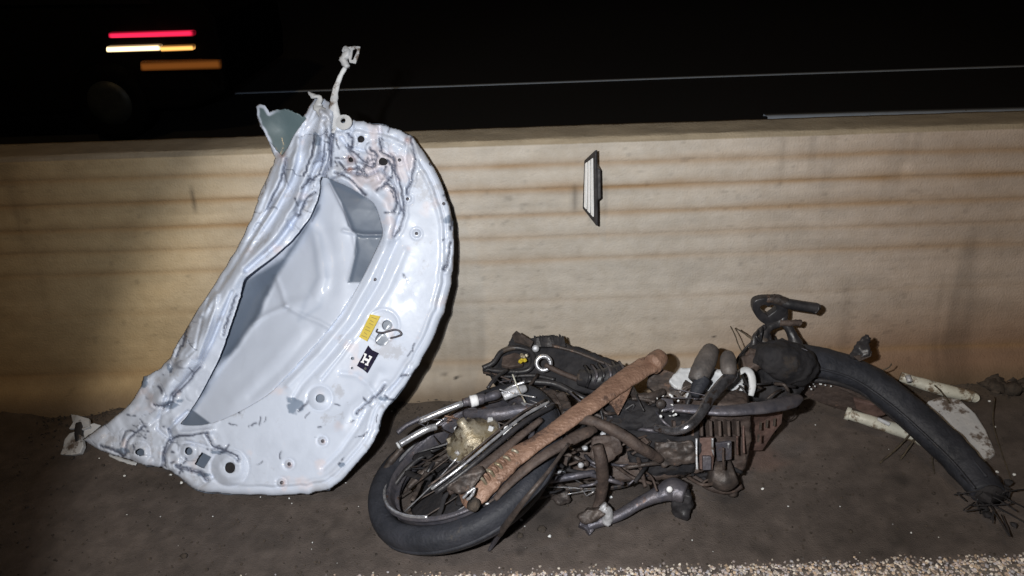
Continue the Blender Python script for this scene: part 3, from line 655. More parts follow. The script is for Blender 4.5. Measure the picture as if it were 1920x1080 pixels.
inO = inside(cu, cv, OUTS); inP = inside(cu, cv, OPEN); inF = inside(cu, cv, FLAP)
fr = inO & ~inP & ~inF
for H in HOLES: fr &= ~inside(cu, cv, H)
hroot = hood_pt(np.array(480.), np.array(920.), np.array(0.)); 
hood = thing('crumpled_bonnet', 'torn crumpled white car bonnet showing its inner side, leaning on the concrete barrier', 'car bonnet', (float(hroot[0]), float(hroot[1]), 0))
frame = gridmesh('inner_frame', fr, [OUTS, OPEN, FLAP] + HOLES, hf, fc, M['paint'], hood, .0025)
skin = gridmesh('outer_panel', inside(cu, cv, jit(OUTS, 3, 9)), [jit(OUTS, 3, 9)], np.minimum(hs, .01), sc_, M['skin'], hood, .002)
EPS = np.array([0, -.0012, .0008])
def hsurf(px, py, lift=0.0015, use=None):
    i = int(round((px - 140) / S)); j = int(round((py - 176) / S)); i = min(max(i, 0), gu.shape[0] - 1); j = min(max(j, 0), gu.shape[1] - 1)
    return hood_pt(np.array(float(px)), np.array(float(py)), np.array((use if use is not None else hf)[i, j] + lift))
def hplate(pts, lift, th):
    ctr = [(693, 590), (672, 634), (713, 594), (688, 698), (668, 684), (708, 660), (690, 640)]
    am = np.array([[1, c[0] / 100, c[1] / 100] for c in ctr]); hv = np.array([hf[int((c[0] - 140) / S), int((c[1] - 176) / S)] for c in ctr])
    k_ = np.linalg.lstsq(am, hv, rcond=None)[0]; off = max(0, (hv - am @ k_).max())
    P = np.array([hood_pt(np.array(float(p[0])), np.array(float(p[1])), np.array(k_[0] + k_[1] * p[0] / 100 + k_[2] * p[1] / 100 + off * .6 + lift)) for p in pts]); n = len(P)
    nn = HN / np.linalg.norm(HN)
    return np.vstack([P, P + nn * th]), [list(range(n)), list(range(n, 2 * n))[::-1]] + [[i, i + n, (i + 1) % n + n, (i + 1) % n] for i in range(n)]
sy = obj('yellow_sticker', hplate([(694, 589), (713, 593), (688, 640), (673, 632)], .0035, .001), M['yellow'], hood, smooth=False); sy['label'] = 'yellow warning sticker with worn print'
for k in range(7):
    t = k / 7 + .06; x = 703 - t * 22; y = 594 + t * 40
    obj('printed_line', hplate([(x - 5 + (k % 3), y - 2.2), (x + 5 - (k % 2) * 3, y + 1.6), (x + 4.6 - (k % 2) * 3, y + 2.6), (x - 5.4 + (k % 3), y - 1.2)], .0045, .0006), M['blackprint'], sy, smooth=False)
sd = obj('dark_sticker', hplate([(690, 648), (697, 656), (710, 662), (689, 700), (682, 694), (669, 686)], .0035, .001), M['navy'], hood, smooth=False); sd['label'] = 'dark sticker with white printed emblem'
for P in [[(684, 665), (687, 666), (681, 679), (678, 678)], [(694, 669), (697, 670), (690, 683), (687, 682)], [(685, 671), (692, 674), (690, 678), (683, 675)], [(683, 662), (688, 664), (687, 666), (682, 665)], [(692, 666), (698, 669), (697, 671), (691, 669)],
          [(677, 677), (683, 679), (682, 681), (676, 679)], [(685, 681), (691, 684), (690, 686), (684, 684)]]:
    obj('white_print', hplate(P, .0046, .0006), M['print'], sd, smooth=False)
obj('white_print', hplate(circ(685, 691, 2.6, 10), .0046, .0006), M['hubcap'], sd, smooth=False)
# wire clip hanging in the latch hole
Pw = [hsurf(x, y, l) for x, y, l in [(708, 617, .002), (706, 622, .006), (716, 624, .012), (728, 621, .016), (740, 618, .018), (749, 621, .020), (752, 627, .018), (744, 631, .012), (732, 634, .008)]]
obj('latch_clip', tube(Pw, .0028, n=40, seg=8), M['steel'], hood)
for (x, y) in BOLTS:
    p = hsurf(x, y, .001); nn = -HN / np.linalg.norm(HN)
    obj('rivet', lathe([(.005, -.001), (.005, .0015), (.003, .0025), (.001, .0026)], p, nn, 10), M['steel'], hood)
for (x, y, r, e) in [(677, 261, 8, 1), (718, 303, 11, .8), (431, 877, 12, 1.05), (658, 299, 7, 1)]:  # dark discs added behind the holes for their unlit depth
    hh_ = hf[int((x - 140) / S) + 8, int((y - 176) / S)] - .007
    obj('dark_hole_disc', (lambda P: (np.vstack([P, P + HN * .002]), [list(range(18)), list(range(18, 36))[::-1]] + [[i, i + 18, (i + 1) % 18 + 18, (i + 1) % 18] for i in range(18)]))(np.array([hood_pt(np.array(a), np.array(b), np.array(hh_)) for a, b in circ(x, y, r, e=e)])), M['soot'], hood, smooth=False)
# hinge strap that sticks up from the torn corner
sp = [hsurf(626, 250, .004), hsurf(628, 225, .010), hood_pt(np.array(626.), np.array(196.), np.array(.012)), hood_pt(np.array(629.), np.array(170.), np.array(.012)),
      hood_pt(np.array(637.), np.array(146.), np.array(.016)), hood_pt(np.array(647.), np.array(127.), np.array(.02))]
strap = obj('hinge_strap', tube(sp, np.array([.021, .020, .013, .0095, .007, .0065]), n=40, seg=10, flat=.3, up=[0, 1, 0], rough=.12, seed=3), M['whitepl'], hood)
def hp(pts, h, th):
    P = np.array([hood_pt(np.array(float(a)), np.array(float(b)), np.array(h)) for a, b in pts]); n = len(P); nn = HN / np.linalg.norm(HN)
    return np.vstack([P, P + nn * th]), [list(range(n)), list(range(n, 2 * n))[::-1]] + [[i, i + n, (i + 1) % n + n, (i + 1) % n] for i in range(n)]
def ring_plate(outer, inner, h, th):
    n = len(outer)
    f = lambda pts: np.array([hood_pt(np.array(float(a)), np.array(float(b)), np.array(h)) for a, b in pts])
    A_, B_ = f(outer), f(inner); nn = HN / np.linalg.norm(HN) * th
    V = np.vstack([A_, B_, A_ + nn, B_ + nn]); Fs = []
    for i in range(n):
        j = (i + 1) % n
        Fs += [[i, j, n + j, n + i], [2 * n + i, 3 * n + i, 3 * n + j, 2 * n + j], [i, 2 * n + i, 2 * n + j, j], [n + i, n + j, 3 * n + j, 3 * n + i]]
    return V, Fs
obj('hinge_bracket', ring_plate([(652, 88), (664, 86), (675, 87), (672, 104), (666, 119), (655, 117), (652, 102)], [(661, 93), (667, 91), (670, 93), (667, 101), (662, 112), (658, 112), (660, 101)], .022, .004), M['whitepl'], hood, smooth=False, bevel=.0012)
obj('hinge_knuckle', tube([hood_pt(np.array(float(a)), np.array(float(b)), np.array(.02)) for a, b in [(643, 98), (648, 92), (652, 100), (644, 112), (652, 126)]], np.array([.004, .009, .011, .012, .008]), n=30, seg=10, rough=.18, seed=8), M['whitepl'], hood)
obj('mounting_tab', ring_plate(circ(644, 229, 14, 20, e=1.1, rot=1.2), circ(643, 226, 5, 20), .014, .004), M['whitepl'], hood, smooth=False, bevel=.001)
obj('torn_tip', tube([hood_pt(np.array(float(a)), np.array(float(b)), np.array(.012)) for a, b in [(578, 172), (588, 180), (600, 183), (596, 200), (610, 215)]], np.array([.002, .010, .007, .014, .018]), n=26, seg=9, rough=.25, seed=4, flat=.6), M['whitepl'], hood)
# crushed hinge at the lower left corner
def lump(pts, th, sd, m=M['whitepl'], par=hood, nm='hinge_shell'):
    return obj(nm, plate(pts, th), m, par, smooth=False, bevel=.003)
lump([(132, 776, .07), (146, 779, .075), (166, 784, .07), (168, 800, .06), (152, 806, .055), (140, 803, .05), (128, 804, .05), (136, 792, .06)], .012, 1)
lump([(130, 812, .05), (142, 808, .055), (152, 818, .05), (156, 836, .03), (150, 850, .015), (132, 853, .012), (112, 852, .01), (118, 838, .02), (120, 824, .035)], .016, 2)
lump([(160, 797, .06), (176, 793, .06), (190, 797, .05), (172, 812, .04), (160, 826, .03), (155, 815, .04)], .01, 3)
obj('hinge_pin', T([(150, 796, .055), (148, 812, .045), (150, 828, .03)], 8, seg=12), M['black'], hood)
obj('crumpled_lip', T([(206, 852, .012), (226, 861, .012), (244, 867, .01), (256, 870, .008)], 4, seg=8, flat=.5, rough=.2), M['whitepl'], hood)

# ------------------------------------------------------------------ reflector on the barrier
def wallpt(px, py, out):
    z = px2z(px, py); return WY(px, py, float(yfront(z)) - out)
TL, TR, BR, BL = wallpt(1095, 301, .014), wallpt(1116, 281, .075), wallpt(1118, 424, .075), wallpt(1092, 391, .014)
ref = thing('barrier_reflector', 'small black framed trapezoid reflector with white stripes fixed on the barrier', 'reflector', tuple(wallpt(1110, 352, 0)))
def quadbox(P, th, shrink=0, lift=0):
    P = np.array(P); c = P.mean(0); nn = np.cross(P[1] - P[0], P[3] - P[0]); nn /= np.linalg.norm(nn)
    if np.dot(nn, CO - c) < 0: nn = -nn
    P = c + (P - c) * (1 - shrink) + nn * lift
    V = np.vstack([P, P - nn * th]); return V, [[0, 1, 2, 3], [7, 6, 5, 4]] + [[i, i + 4, (i + 1) % 4 + 4, (i + 1) % 4] for i in range(4)]
obj('frame', quadbox([TL, TR, BR, BL], .008), M['black'], ref, smooth=False, bevel=.002)
for k in range(3):
    a0, a1 = .15 + k * .25, .15 + k * .25 + .155
    def at(a, top):
        A_, B_ = (TL, TR) if top else (BL, BR); p = A_ * (1 - a) + B_ * a; q_ = (BL * (1 - a) + BR * a) if top else (TL * (1 - a) + TR * a); return p + (q_ - p) * .085
    obj('reflective_stripe', quadbox([at(a0, 1), at(a1, 1), at(a1, 0), at(a0, 0)], .003, 0, .002), M['reflect'], ref, smooth=False)
mt_ = [wallpt(1117, 314, .07), wallpt(1126, 318, .07), wallpt(1127, 372, .07), wallpt(1119, 378, .07)]
V = np.vstack([np.array(mt_), np.array(mt_) + [0, .068, 0]])
obj('mounting_bracket', (V, [[0, 1, 2, 3], [7, 6, 5, 4]] + [[i, i + 4, (i + 1) % 4 + 4, (i + 1) % 4] for i in range(4)]), M['black'], ref, smooth=False, bevel=.002)

# ------------------------------------------------------------------ motorcycle wreck
bk = thing('wrecked_motorcycle', 'burnt mangled motorcycle wreck lying on its side at the foot of the barrier', 'motorcycle', tuple(W(1200, 850, 0)))
# rear wheel, tilted, lying on the shoulder
wn = -F_ * .40 + (-.5 * RV + .866 * UV) * .917; wn /= np.linalg.norm(wn)
wa = .866 * RV + .5 * UV; wb = np.cross(wn, wa)
WC = W(870, 868, .14); WR = pxm(199, WC)
def ringpath(rad, off, n=96, dent=.0, a0=0, a1=2 * math.pi, sd=0):
    out = []
    for i in range(n):
        th = a0 + (a1 - a0) * i / (n if a1 - a0 > 6.28 else n - 1)
        r = rad * (1 + dent * (math.sin(2 * th + 1 + sd) + .5 * math.sin(3 * th + sd * 2)))
        out.append(WC + wn * (off + .012 * math.sin(2 * th + .5)) + r * (math.cos(th) * wa + math.sin(th) * wb))
    P = np.array(out); P[:, 2] = np.maximum(P[:, 2], .05); return P
def torus(path, cx, cw, seg=18, prof=None):          # section with width along the axle and height along the radius
    n = len(path); V = []; Fs = []
    for i in range(n):
        rd = path[i] - WC; rd -= wn * np.dot(rd, wn); rd /= np.linalg.norm(rd)
        for k in range(seg):
            th = 2 * math.pi * k / seg; e = .8
            c, s = math.cos(th), math.sin(th)
            V.append(path[i] + rd * cx * math.copysign(abs(c) ** e, c) + wn * cw * math.copysign(abs(s) ** e, s))
    for i in range(n):
        j = (i + 1) % n
        for k in range(seg):
            l = (k + 1) % seg; Fs.append([i * seg + k, i * seg + l, j * seg + l, j * seg + k])
    V = np.array(V); V[:, 2] = np.maximum(V[:, 2], .002); return V, Fs
tyre = obj('tyre', torus(ringpath(WR * .885, -.008, 120, .022), WR * .108, .036), M['rubber'], bk)
tyre['label'] = 'dusty black tyre of the wheel lying flat'
# shallow tread grooves as real ribs
for k in range(1):
    off = (-.018,)[k]
    sub('tread_rib', torus(ringpath(WR * .990, off, 120, .022), .003, .006, 6), M['rubber'], tyre)
rim = obj('rim', join(torus(ringpath(WR * .765, .028, 110, .02), .008, .005, 10), torus(ringpath(WR * .745, .0, 110, .02), .005, .030, 10), torus(ringpath(WR * .765, -.034, 110, .02), .008, .005, 10)), M['steel'], bk)
sub('rim_edge', tube(ringpath(WR * .765, .037, 60, .02, R(70), R(240)), .0045, smoothpath=False, seg=8), M['chrome'], rim)
HC = W(890, 828, .215)
hub = obj('wheel_hub', lathe([(.02, -.075), (.045, -.07), (.062, -.055), (.072, -.05), (.072, -.035), (.060, -.03), (.060, -.01), (.078, -.005), (.080, .012), (.074, .022), (.058, .026), (.055, .036), (.035, .042), (.032, .055), (.014, .058), (.012, .080), (.003, .082)], HC, wn, 32), M['gold'], bk)
sub('brake_ring', lathe([(.076, -.004), (.0815, -.002), (.0815, .010), (.076, .012)], HC, wn, 32, hole=True), M['chrome'], hub)
for k in range(10):
    th = k * 2 * math.pi / 10 + .2; c = HC + wn * .026 + .066 * (math.cos(th) * wa + math.sin(th) * wb)
    sub('hub_fin', box(c, .014, .010, .014, (th, .3, th)), M['gold'] if k % 3 else M['whitepl'], hub, smooth=False, bevel=.002)
rs = np.random.RandomState(3)
for k in range(26):
    th = k * 2 * math.pi / 26 + rs.uniform(-.12, .12)
    a = HC + wn * (.02 if k % 2 else -.05) + .068 * (math.cos(th + .5) * wa + math.sin(th + .5) * wb)
    bq = WC + wn * .01 + WR * .69 * (math.cos(th) * wa + math.sin(th) * wb)
    if k % 5 == 2: bq = a + (bq - a) * .55 + rs.normal(0, .02, 3)
    m_ = (a + bq) / 2 + rs.normal(0, .010, 3); bq[2] = max(bq[2], .02)
    obj('spoke', tube([a, m_, bq], .0018, n=10, seg=6), M['chrome'] if k % 3 == 0 else M['dark'], bk)
# dark debris inside the wheel
rs = np.random.RandomState(9)
for k, (p) in enumerate([[(712, 905, .06), (735, 862, .09), (770, 828, .12), (812, 806, .14)], [(735, 915, .05), (765, 878, .08), (800, 850, .1), (838, 832, .12)], [(765, 916, .05), (790, 890, .08), (820, 866, .1), (842, 850, .11)],
                         [(790, 912, .06), (805, 880, .1), (818, 862, .1)]]):
    obj('cable', T(p, [7, 5, 6, 4][k], seg=8, rough=.15, seed=k), M['black' if k % 2 else 'dark'], bk)
for k in range(16):
    th = rs.uniform(0, 6.28); r0, r1 = WR * rs.uniform(.2, .45), WR * rs.uniform(.5, .68); t2 = th + rs.uniform(-.7, .7)
    a_, b_ = [WC + wn * rs.uniform(-.04, .03) + r * (math.cos(t) * wa + math.sin(t) * wb) for r, t in ((r0, th), (r1, t2))]
    a_[2] = max(a_[2], .02); b_[2] = max(b_[2], .02)
    obj('bent_strip', tube([a_, (a_ + b_) / 2 + rs.normal(0, .015, 3), b_], rs.uniform(.004, .012), n=14, seg=8, flat=.4, rough=.25, seed=k), M['soot' if k % 3 else 'dark'], bk)
bkp = obj('dark_backing_ring', torus(ringpath(WR * .42, -.045, 60, .06), WR * .22, .006, 12), M['soot'], bk)  # blackish ring added to darken the inside of the wheel
# chrome pieces along the top of the wheel
p1 = obj('chrome_tube', T([(787, 789, .25), (806, 781, .26), (830, 771, .27), (858, 760, .28), (866, 757, .28)], 6, seg=12), M['chrome'], bk)
p2 = obj('chrome_tube', T([(750, 833, .21), (775, 818, .22), (800, 805, .23), (818, 800, .23)], 6.5, seg=12), M['chrome'], bk)
sub('tube_end', lathe([(.003, 0), (.010, .001), (.010, .006), (.003, .007)], W(749, 834, .212), W(749, 834, .21) - W(775, 818, .22), 12), M['whitepl'], p2)
obj('brake_arm', T([(745, 812, .22), (762, 798, .23), (788, 785, .24)], 4.5, seg=8), M['steel'], bk)
sh = obj('shock_absorber', T([(868, 755, .28, 8), (882, 752, .28, 8), (884, 752, .28, 10), (905, 748, .28, 10), (907, 748, .28, 7), (925, 742, .29, 9), (935, 738, .29, 8)], 9, n=40, seg=14), M['steel'], bk)
sub('collar', T([(882, 753, .286), (895, 750, .286)], 11, seg=14, n=4), M['print'], sh)
obj('turn_signal_stem', T([(944, 745, .29, 7), (965, 735, .30, 9), (985, 728, .30, 7)], 8, seg=12), M['alloy'], bk)
obj('chrome_tube', T([(940, 738, .30), (960, 725, .31), (984, 716, .32)], 3, seg=8), M['chrome'], bk)
obj('spoke', T([(961, 702, .34), (970, 725, .32), (978, 742, .30), (985, 755, .28)], 1.5, seg=6), M['pipe'], bk)
obj('spoke', T([(936, 730, .32), (960, 737, .31), (1004, 745, .31)], 1.4, seg=6), M['chrome'], bk)
obj('frame_tube', T([(872, 775, .24, 8), (910, 778, .26, 12), (950, 774, .27, 13), (1000, 766, .28, 11), (1040, 763, .28, 8)], 10, seg=14, rough=.05), M['steel'], bk)
obj('wire', T([(834, 780, .24), (850, 783, .24), (862, 787, .24)], 1.5, seg=6), M['rust'], bk)
obj('bracket', plate([(945, 800, .23), (968, 790, .24), (972, 800, .23), (950, 824, .22), (940, 820, .21)], .01), M['print'], bk, smooth=False, bevel=.002)
# twin fork legs / torn rusty tube crossing the wheel
fork = obj('rusty_fork_leg', T([(1228, 678, .36, 20), (1205, 690, .36, 22), (1165, 716, .35, 21), (1110, 757, .33, 19), (1060, 792, .31, 18), (1010, 828, .29, 17), (965, 858, .27, 22), (925, 890, .25, 27), (897, 912, .23, 36), (880, 926, .2, 36), (870, 938, .18, 22)], 22, n=70, seg=18, flat=.42, rough=.06, seed=2), M['rust'], bk, rem=(.0035, .004, .02))
sub('torn_sheet', plate([(836, 914, .27), (862, 894, .29), (900, 872, .30), (912, 884, .295), (890, 912, .27), (872, 926, .25), (850, 924, .25)], .008), M['dark'], fork, smooth=False, bevel=.002, rem=(.004, .010, .02))
sub('bright_tear', T([(868, 934, .262), (880, 922, .275), (890, 916, .28), (884, 930, .265), (876, 937, .255)], 3, seg=6, rough=.3), M['chrome'], fork)
sub('dark_fork_plug', T([(884, 944, .235), (892, 948, .225)], 13, seg=14, n=4), M['soil'], fork)  # solid dark piece standing in for the shaded hole
sub('fork_lug', plate([(1132, 745, .335), (1190, 715, .345), (1178, 742, .33), (1160, 778, .30), (1150, 760, .31)], .012), M['rust'], fork, smooth=False, bevel=.003)
sub('fork_cap', T([(1222, 684, .365, 19), (1236, 672, .365, 18), (1241, 668, .365, 12)], 18, seg=18, n=10, rough=.05), M['rust'], fork)
for k in range(9):
    x, y = 905 + k * 8.0, 900 - k * 6.3
    c = W(x, y, .262 + k * .002); sub('spring_coil', tube([W(x - 9, y - 6, .272 + k * .002), c + [0, -.005, .008], W(x + 9, y + 12, .24 + k * .002)], .0042, n=10, seg=8), M['rust'] if k % 2 else M['gold'], fork)  # ridges on the bar, alternate ones gold as painted highlights
obj('fork_boot', T([(842, 922, .22, 8), (875, 898, .25, 11), (922, 862, .27, 10), (970, 822, .29, 8), (1015, 786, .31, 6)], 12, n=40, seg=12, rough=.05, flat=.7), M['brown'], bk)
for k, (dx, dy, r, m_) in enumerate([(-6, -8, 3.0, 'chrome'), (2, -1, 5, 'black'), (-12, -13, 2.2, 'dark')]):
    obj('brake_cable', T([(815 + dx, 925 + dy, .22), (870 + dx, 884 + dy, .26), (930 + dx, 834 + dy, .29), (985 + dx, 790 + dy, .31), (1035 + dx, 762 + dy, .31)], r, seg=8), M[m_], bk)
obj('bracket', plate([(907, 940, .2), (925, 926, .2), (942, 936, .19), (930, 946, .18), (925, 952, .17), (906, 948, .18)], .02), M['brown'], bk, smooth=False, bevel=.003)
obj('bracket', plate([(906, 942, .19), (930, 946, .18), (925, 952, .175), (908, 947, .18)], .015), M['print'], bk, smooth=False, bevel=.002)
# swingarm strip beside the wheel, then the long thin rod
obj('swingarm', T([(928, 936, .21, 6), (950, 912, .24, 8), (1000, 868, .29, 10), (1050, 836, .31, 11), (1095, 813, .315, 12), (1115, 804, .31, 8)], 10, n=44, seg=12, flat=.6, rough=.05), M['brown'], bk)
obj('swingarm_bolt', lathe([(.006, 0), (.016, .001), (.016, .008), (.006, .009)], W(1075, 822, .26), -F_, 14), M['rust'], bk)
rod = obj('brake_rod', T([(1066, 832, .37, 3), (1030, 882, .36, 4), (990, 930, .33, 5), (958, 972, .24, 6), (937, 1000, .12, 7)], 4, n=40, seg=10), M['dark'], bk)
sub('rod_end', T([(938, 998, .12, 6), (928, 1015, .05, 5), (917, 1032, .006, 3)], 4, seg=8), M['steel'], rod)
# tail unit leaning on the barrier
tail = obj('tail_fairing', plate([(955, 640, .27), (965, 622, .29), (985, 634, .28), (1012, 630, .285), (1040, 628, .285), (1046, 640, .28), (1090, 652, .27), (1140, 672, .255), (1185, 690, .25), (1178, 716, .22), (1120, 740, .18), (1020, 724, .18), (960, 712, .18), (925, 722, .15), (918, 705, .17),
                                   (903, 690, .19), (925, 675, .21), (945, 658, .24)], .05), M['soot'], bk, smooth=False, bevel=.006, rem=(.0045, .014, .03))
def rib(pts, r, m_='black', **k): return sub('fairing_edge', T(pts, r, seg=8, **k), M[m_], tail)
rib([(905, 690, .225), (925, 680, .235), (940, 660, .255), (965, 652, .26), (992, 658, .255), (1000, 672, .245), (995, 690, .23), (975, 697, .22), (930, 695, .215), (906, 692, .215)], 5)
sub('shredded_plastic', plate([(960, 628, .33), (968, 620, .335), (1000, 640, .32), (995, 650, .31), (965, 640, .32)], .006), M['dark'], tail, smooth=False)
for k in range(11):
    x = 1000 + k * 5.2; h = rs.uniform(6, 15); sub('shredded_plastic', plate([(x, 650, .29), (x + 1, 640 - h, .31), (x + 5, 638 - h * .7, .31), (x + 9, 650, .29)], .008), M['black'], tail, smooth=False)
rib([(1035, 648, .30), (1080, 660, .285), (1130, 680, .27), (1180, 700, .255)], 3, 'dark')
rib([(985, 715, .22), (1040, 720, .22), (1090, 745, .2), (1120, 755, .18)], 6)
rib([(912, 700, .2), (950, 706, .2), (1000, 704, .21), (1040, 712, .21)], 4)
sub('lamp_socket', plate([(942, 668, .245), (965, 660, .25), (985, 668, .245), (980, 684, .235), (955, 688, .23), (940, 684, .232)], .015), M['brown'], tail, smooth=False, bevel=.003)
rs = np.random.RandomState(14)
for k in range(7): sub('bulb_fragment', lathe([(.001, -.006), (.006, -.003), (.006, .004), (.001, .007)], W(974 + rs.uniform(-8, 16), 672 + rs.uniform(-6, 6), .265), rs.normal(0, 1, 3), 7), M['gold'] if k % 3 else M['yellow'], tail, smooth=False)
sk = obj('shock_eye', tube(np.array([W(1019, 681, .27) + .021 * (math.cos(t) * RV + math.sin(t) * UV) for t in np.linspace(0, 2 * math.pi, 24, endpoint=False)]), .007, closed=True, smoothpath=False, seg=10), M['chrome'], bk)
obj('shock_rod', T([(1022, 684, .275), (1050, 698, .26), (1085, 712, .25)], 5, seg=10), M['brown'], bk)
obj('bolt', lathe([(.004, 0), (.011, .002), (.011, .012), (.004, .014)], W(1004, 653, .28), -F_, 12), M['alloy'], bk)
obj('shock_body', T([(1086, 708, .255, 15), (1120, 712, .26, 19), (1165, 700, .27, 18)], 17, seg=14), M['black'], bk)
for k in range(6):
    x, y = 1098 + k * 13, 706 - k * 1.5 ; obj('spring_coil', tube([W(x - 2, y - 20, .27), W(x + 8, y - 2, .295), W(x + 2, y + 20, .25)], .0045, n=12, seg=7), M['steel' if k % 2 else 'black'], bk)
# swept lumps that make the dark middle
def slab(nm, pts, th, m_, bv=.006, z=None, rem=(.0045, .018, .022), **k): return obj(nm, plate(pts, th), M[m_], bk, smooth=False, bevel=bv, rem=rem if th > .011 else None, **k)
slab('rear_fender', [(935, 745, .2), (985, 722, .22), (1060, 735, .24), (1075, 765, .24), (1040, 790, .2), (990, 800, .18), (960, 775, .2)], .02, 'dark')
slab('frame_side', [(1075, 800, .22), (1150, 775, .25), (1260, 770, .26), (1310, 800, .25), (1330, 880, .14), (1260, 900, .1), (1160, 905, .09), (1075, 900, .08), (1045, 880, .1)], .05, 'brown', .012)
slab('gusset_plate', [(1110, 818, .27), (1160, 812, .28), (1170, 850, .24), (1135, 872, .2), (1105, 860, .22)], .012, 'brown')
slab('gusset_plate', [(1225, 830, .25), (1300, 826, .26), (1310, 868, .2), (1240, 880, .18)], .012, 'dark')
obj('frame_tube', T([(1075, 785, .30, 9), (1110, 790, .31, 10), (1160, 812, .29, 11), (1205, 842, .25, 11), (1240, 862, .2, 8)], 13, seg=14, rough=.06), M['brown'], bk)
obj('frame_tube', T([(1175, 700, .31, 4), (1190, 740, .3, 7), (1215, 745, .3, 9), (1245, 735, .3, 7)], 7, seg=10, rough=.1), M['dark'], bk)
obj('frame_tube', T([(1120, 835, .27, 10), (1128, 870, .22, 12), (1130, 905, .14, 12), (1125, 935, .08, 10), (1118, 955, .05, 9)], 10, seg=12), M['brown'], bk)
obj('frame_tube', T([(1030, 901, .13, 6), (1075, 893, .15, 7), (1115, 886, .15, 6)], 6, seg=12), M['steel'], bk)
obj('frame_tube', T([(1038, 886, .15, 4), (1060, 884, .15, 4)], 4, seg=10), M['chrome'], bk)
slab('fender_stub', [(1035, 905, .08), (1062, 915, .07), (1070, 945, .03), (1050, 950, .02), (1030, 935, .03)], .02, 'dark')
slab('engine_casing', [(1170, 800, .26), (1240, 782, .29), (1310, 790, .29), (1316, 850, .22), (1300, 892, .12), (1230, 898, .1), (1180, 880, .13)], .09, 'soot', .012)
slab('engine_casing', [(1080, 762, .27), (1130, 745, .29), (1200, 745, .3), (1240, 765, .3), (1200, 800, .27), (1110, 800, .25)], .05, 'soot', .01)
# chain hanging along the bottom run
rs = np.random.RandomState(4); ch = [(1005, 935, .05), (1060, 918, .07), (1110, 917, .07), (1160, 912, .07), (1205, 898, .08), (1255, 892, .08), (1300, 888, .08)]
chain = obj('drive_chain', T(ch, 5, seg=8, flat=.5, n=50), M['dark'], bk)
PC_ = catmull(np.array([W(*p) for p in ch]), 44)
lk = None
for i in range(43):
    c = (PC_[i] + PC_[i + 1]) / 2 + [0, -.006, .004]; d = PC_[i + 1] - PC_[i]; a_ = math.atan2(d[1], d[0])
    o_ = sub('chain_link', box(c, .0135, .006, .012, (0, 0, a_)), M['dark' if i % 2 else 'black'], chain, smooth=False, bevel=.002, seg=1)
# centre stand and footrest bar
stand = obj('centre_stand', T([(1100, 985, .02, 12), (1130, 975, .03, 12), (1160, 966, .045, 11), (1205, 940, .07, 12), (1240, 925, .09, 17), (1262, 918, .1, 24), (1285, 925, .1, 20)], 12, n=50, seg=14, flat=.8, rough=.03), M['steel'], bk)
sub('stand_bolt', lathe([(.003, 0), (.008, .001), (.008, .004), (.003, .005)], W(1255, 917, .135), -F_, 14), M['print'], stand)
sub('stand_foot', plate([(1092, 968, .04), (1108, 980, .03), (1116, 992, .02), (1106, 1004, .012), (1098, 990, .02), (1086, 985, .03)], .03), M['steel'], stand, smooth=False, bevel=.004)
sub('clamp', T([(1128, 948, .08), (1140, 962, .06), (1138, 980, .03)], 10, seg=10, rough=.12), M['alloy'], stand)
slab('foot_peg', [(1082, 968, .06), (1100, 955, .075), (1130, 950, .08), (1136, 965, .07), (1110, 980, .05), (1090, 984, .04)], .03, 'dark', .006)
slab('rubber_block', [(1262, 930, .10), (1295, 928, .10), (1297, 955, .06), (1288, 980, .02), (1262, 974, .02), (1260, 950, .05)], .035, 'black', .006)
# engine
eng = obj('engine_block', plate([(1255, 765, .27), (1330, 758, .30), (1405, 765, .31), (1410, 830, .2), (1400, 880, .1), (1370, 915, .05), (1320, 900, .06), (1290, 870, .1), (1250, 860, .12)], .10), M['brown'], bk, smooth=False, bevel=.014, seg=3, rem=(.005, .010, .02))
sub('crankcase_cover', T([(1330, 880, .13, 26), (1352, 886, .12, 38), (1375, 880, .13, 30)], 30, seg=22, flat=.7, n=16), M['dark'], eng)
sub('crankcase_cover', T([(1300, 892, .06, 5), (1330, 912, .045, 8), (1365, 918, .04, 9), (1390, 910, .05, 7)], 8, seg=10), M['brown'], eng)
sub('drain_bolt', T([(1374, 916, .04), (1374, 928, .02)], 9, seg=10, n=4), M['dark'], eng)
sub('cast_panel', plate([(1312, 822, .25), (1338, 820, .255), (1340, 848, .21), (1336, 882, .17), (1310, 880, .165)], .008), M['reddish'], eng, smooth=False, bevel=.002)
sub('cast_panel', plate([(1342, 832, .25), (1372, 828, .255), (1372, 862, .2), (1345, 866, .19)], .008), M['steel'], eng, smooth=False, bevel=.002)
sub('cast_panel', plate([(1318, 856, .215), (1334, 856, .215), (1334, 882, .18), (1318, 882, .18)], .012), M['steel'], eng, smooth=False, bevel=.002)
for (x, y0, y1, m_) in [(1306, 822, 880, 'alloy'), (1336, 822, 855, 'alloy'), (1366, 832, 848, 'alloy'), (1382, 818, 852, 'reddish'), (1394, 780, 850, 'reddish'), (1356, 840, 880, 'brown')]:
    sub('casting_rib', T([(x, y0, .262), (x, (y0 + y1) / 2, .232), (x + 1, y1, .20)], 2.2, seg=6), M[m_], eng)
for k in range(8):
    x = 1262 + k * 17; sub('cooling_fin', plate([(x, 790, .29), (x + 5, 789, .29), (x + 6, 818, .255), (x + 1, 818, .255)], .03), M['brown'], eng, smooth=False, bevel=.001)
rsd = obj('engine_guard', plate([(1398, 768, .25), (1470, 765, .22), (1464, 792, .18), (1448, 818, .12), (1430, 846, .06), (1405, 846, .06), (1400, 810, .14)], .03), M['reddish'], bk, smooth=False, bevel=.004)
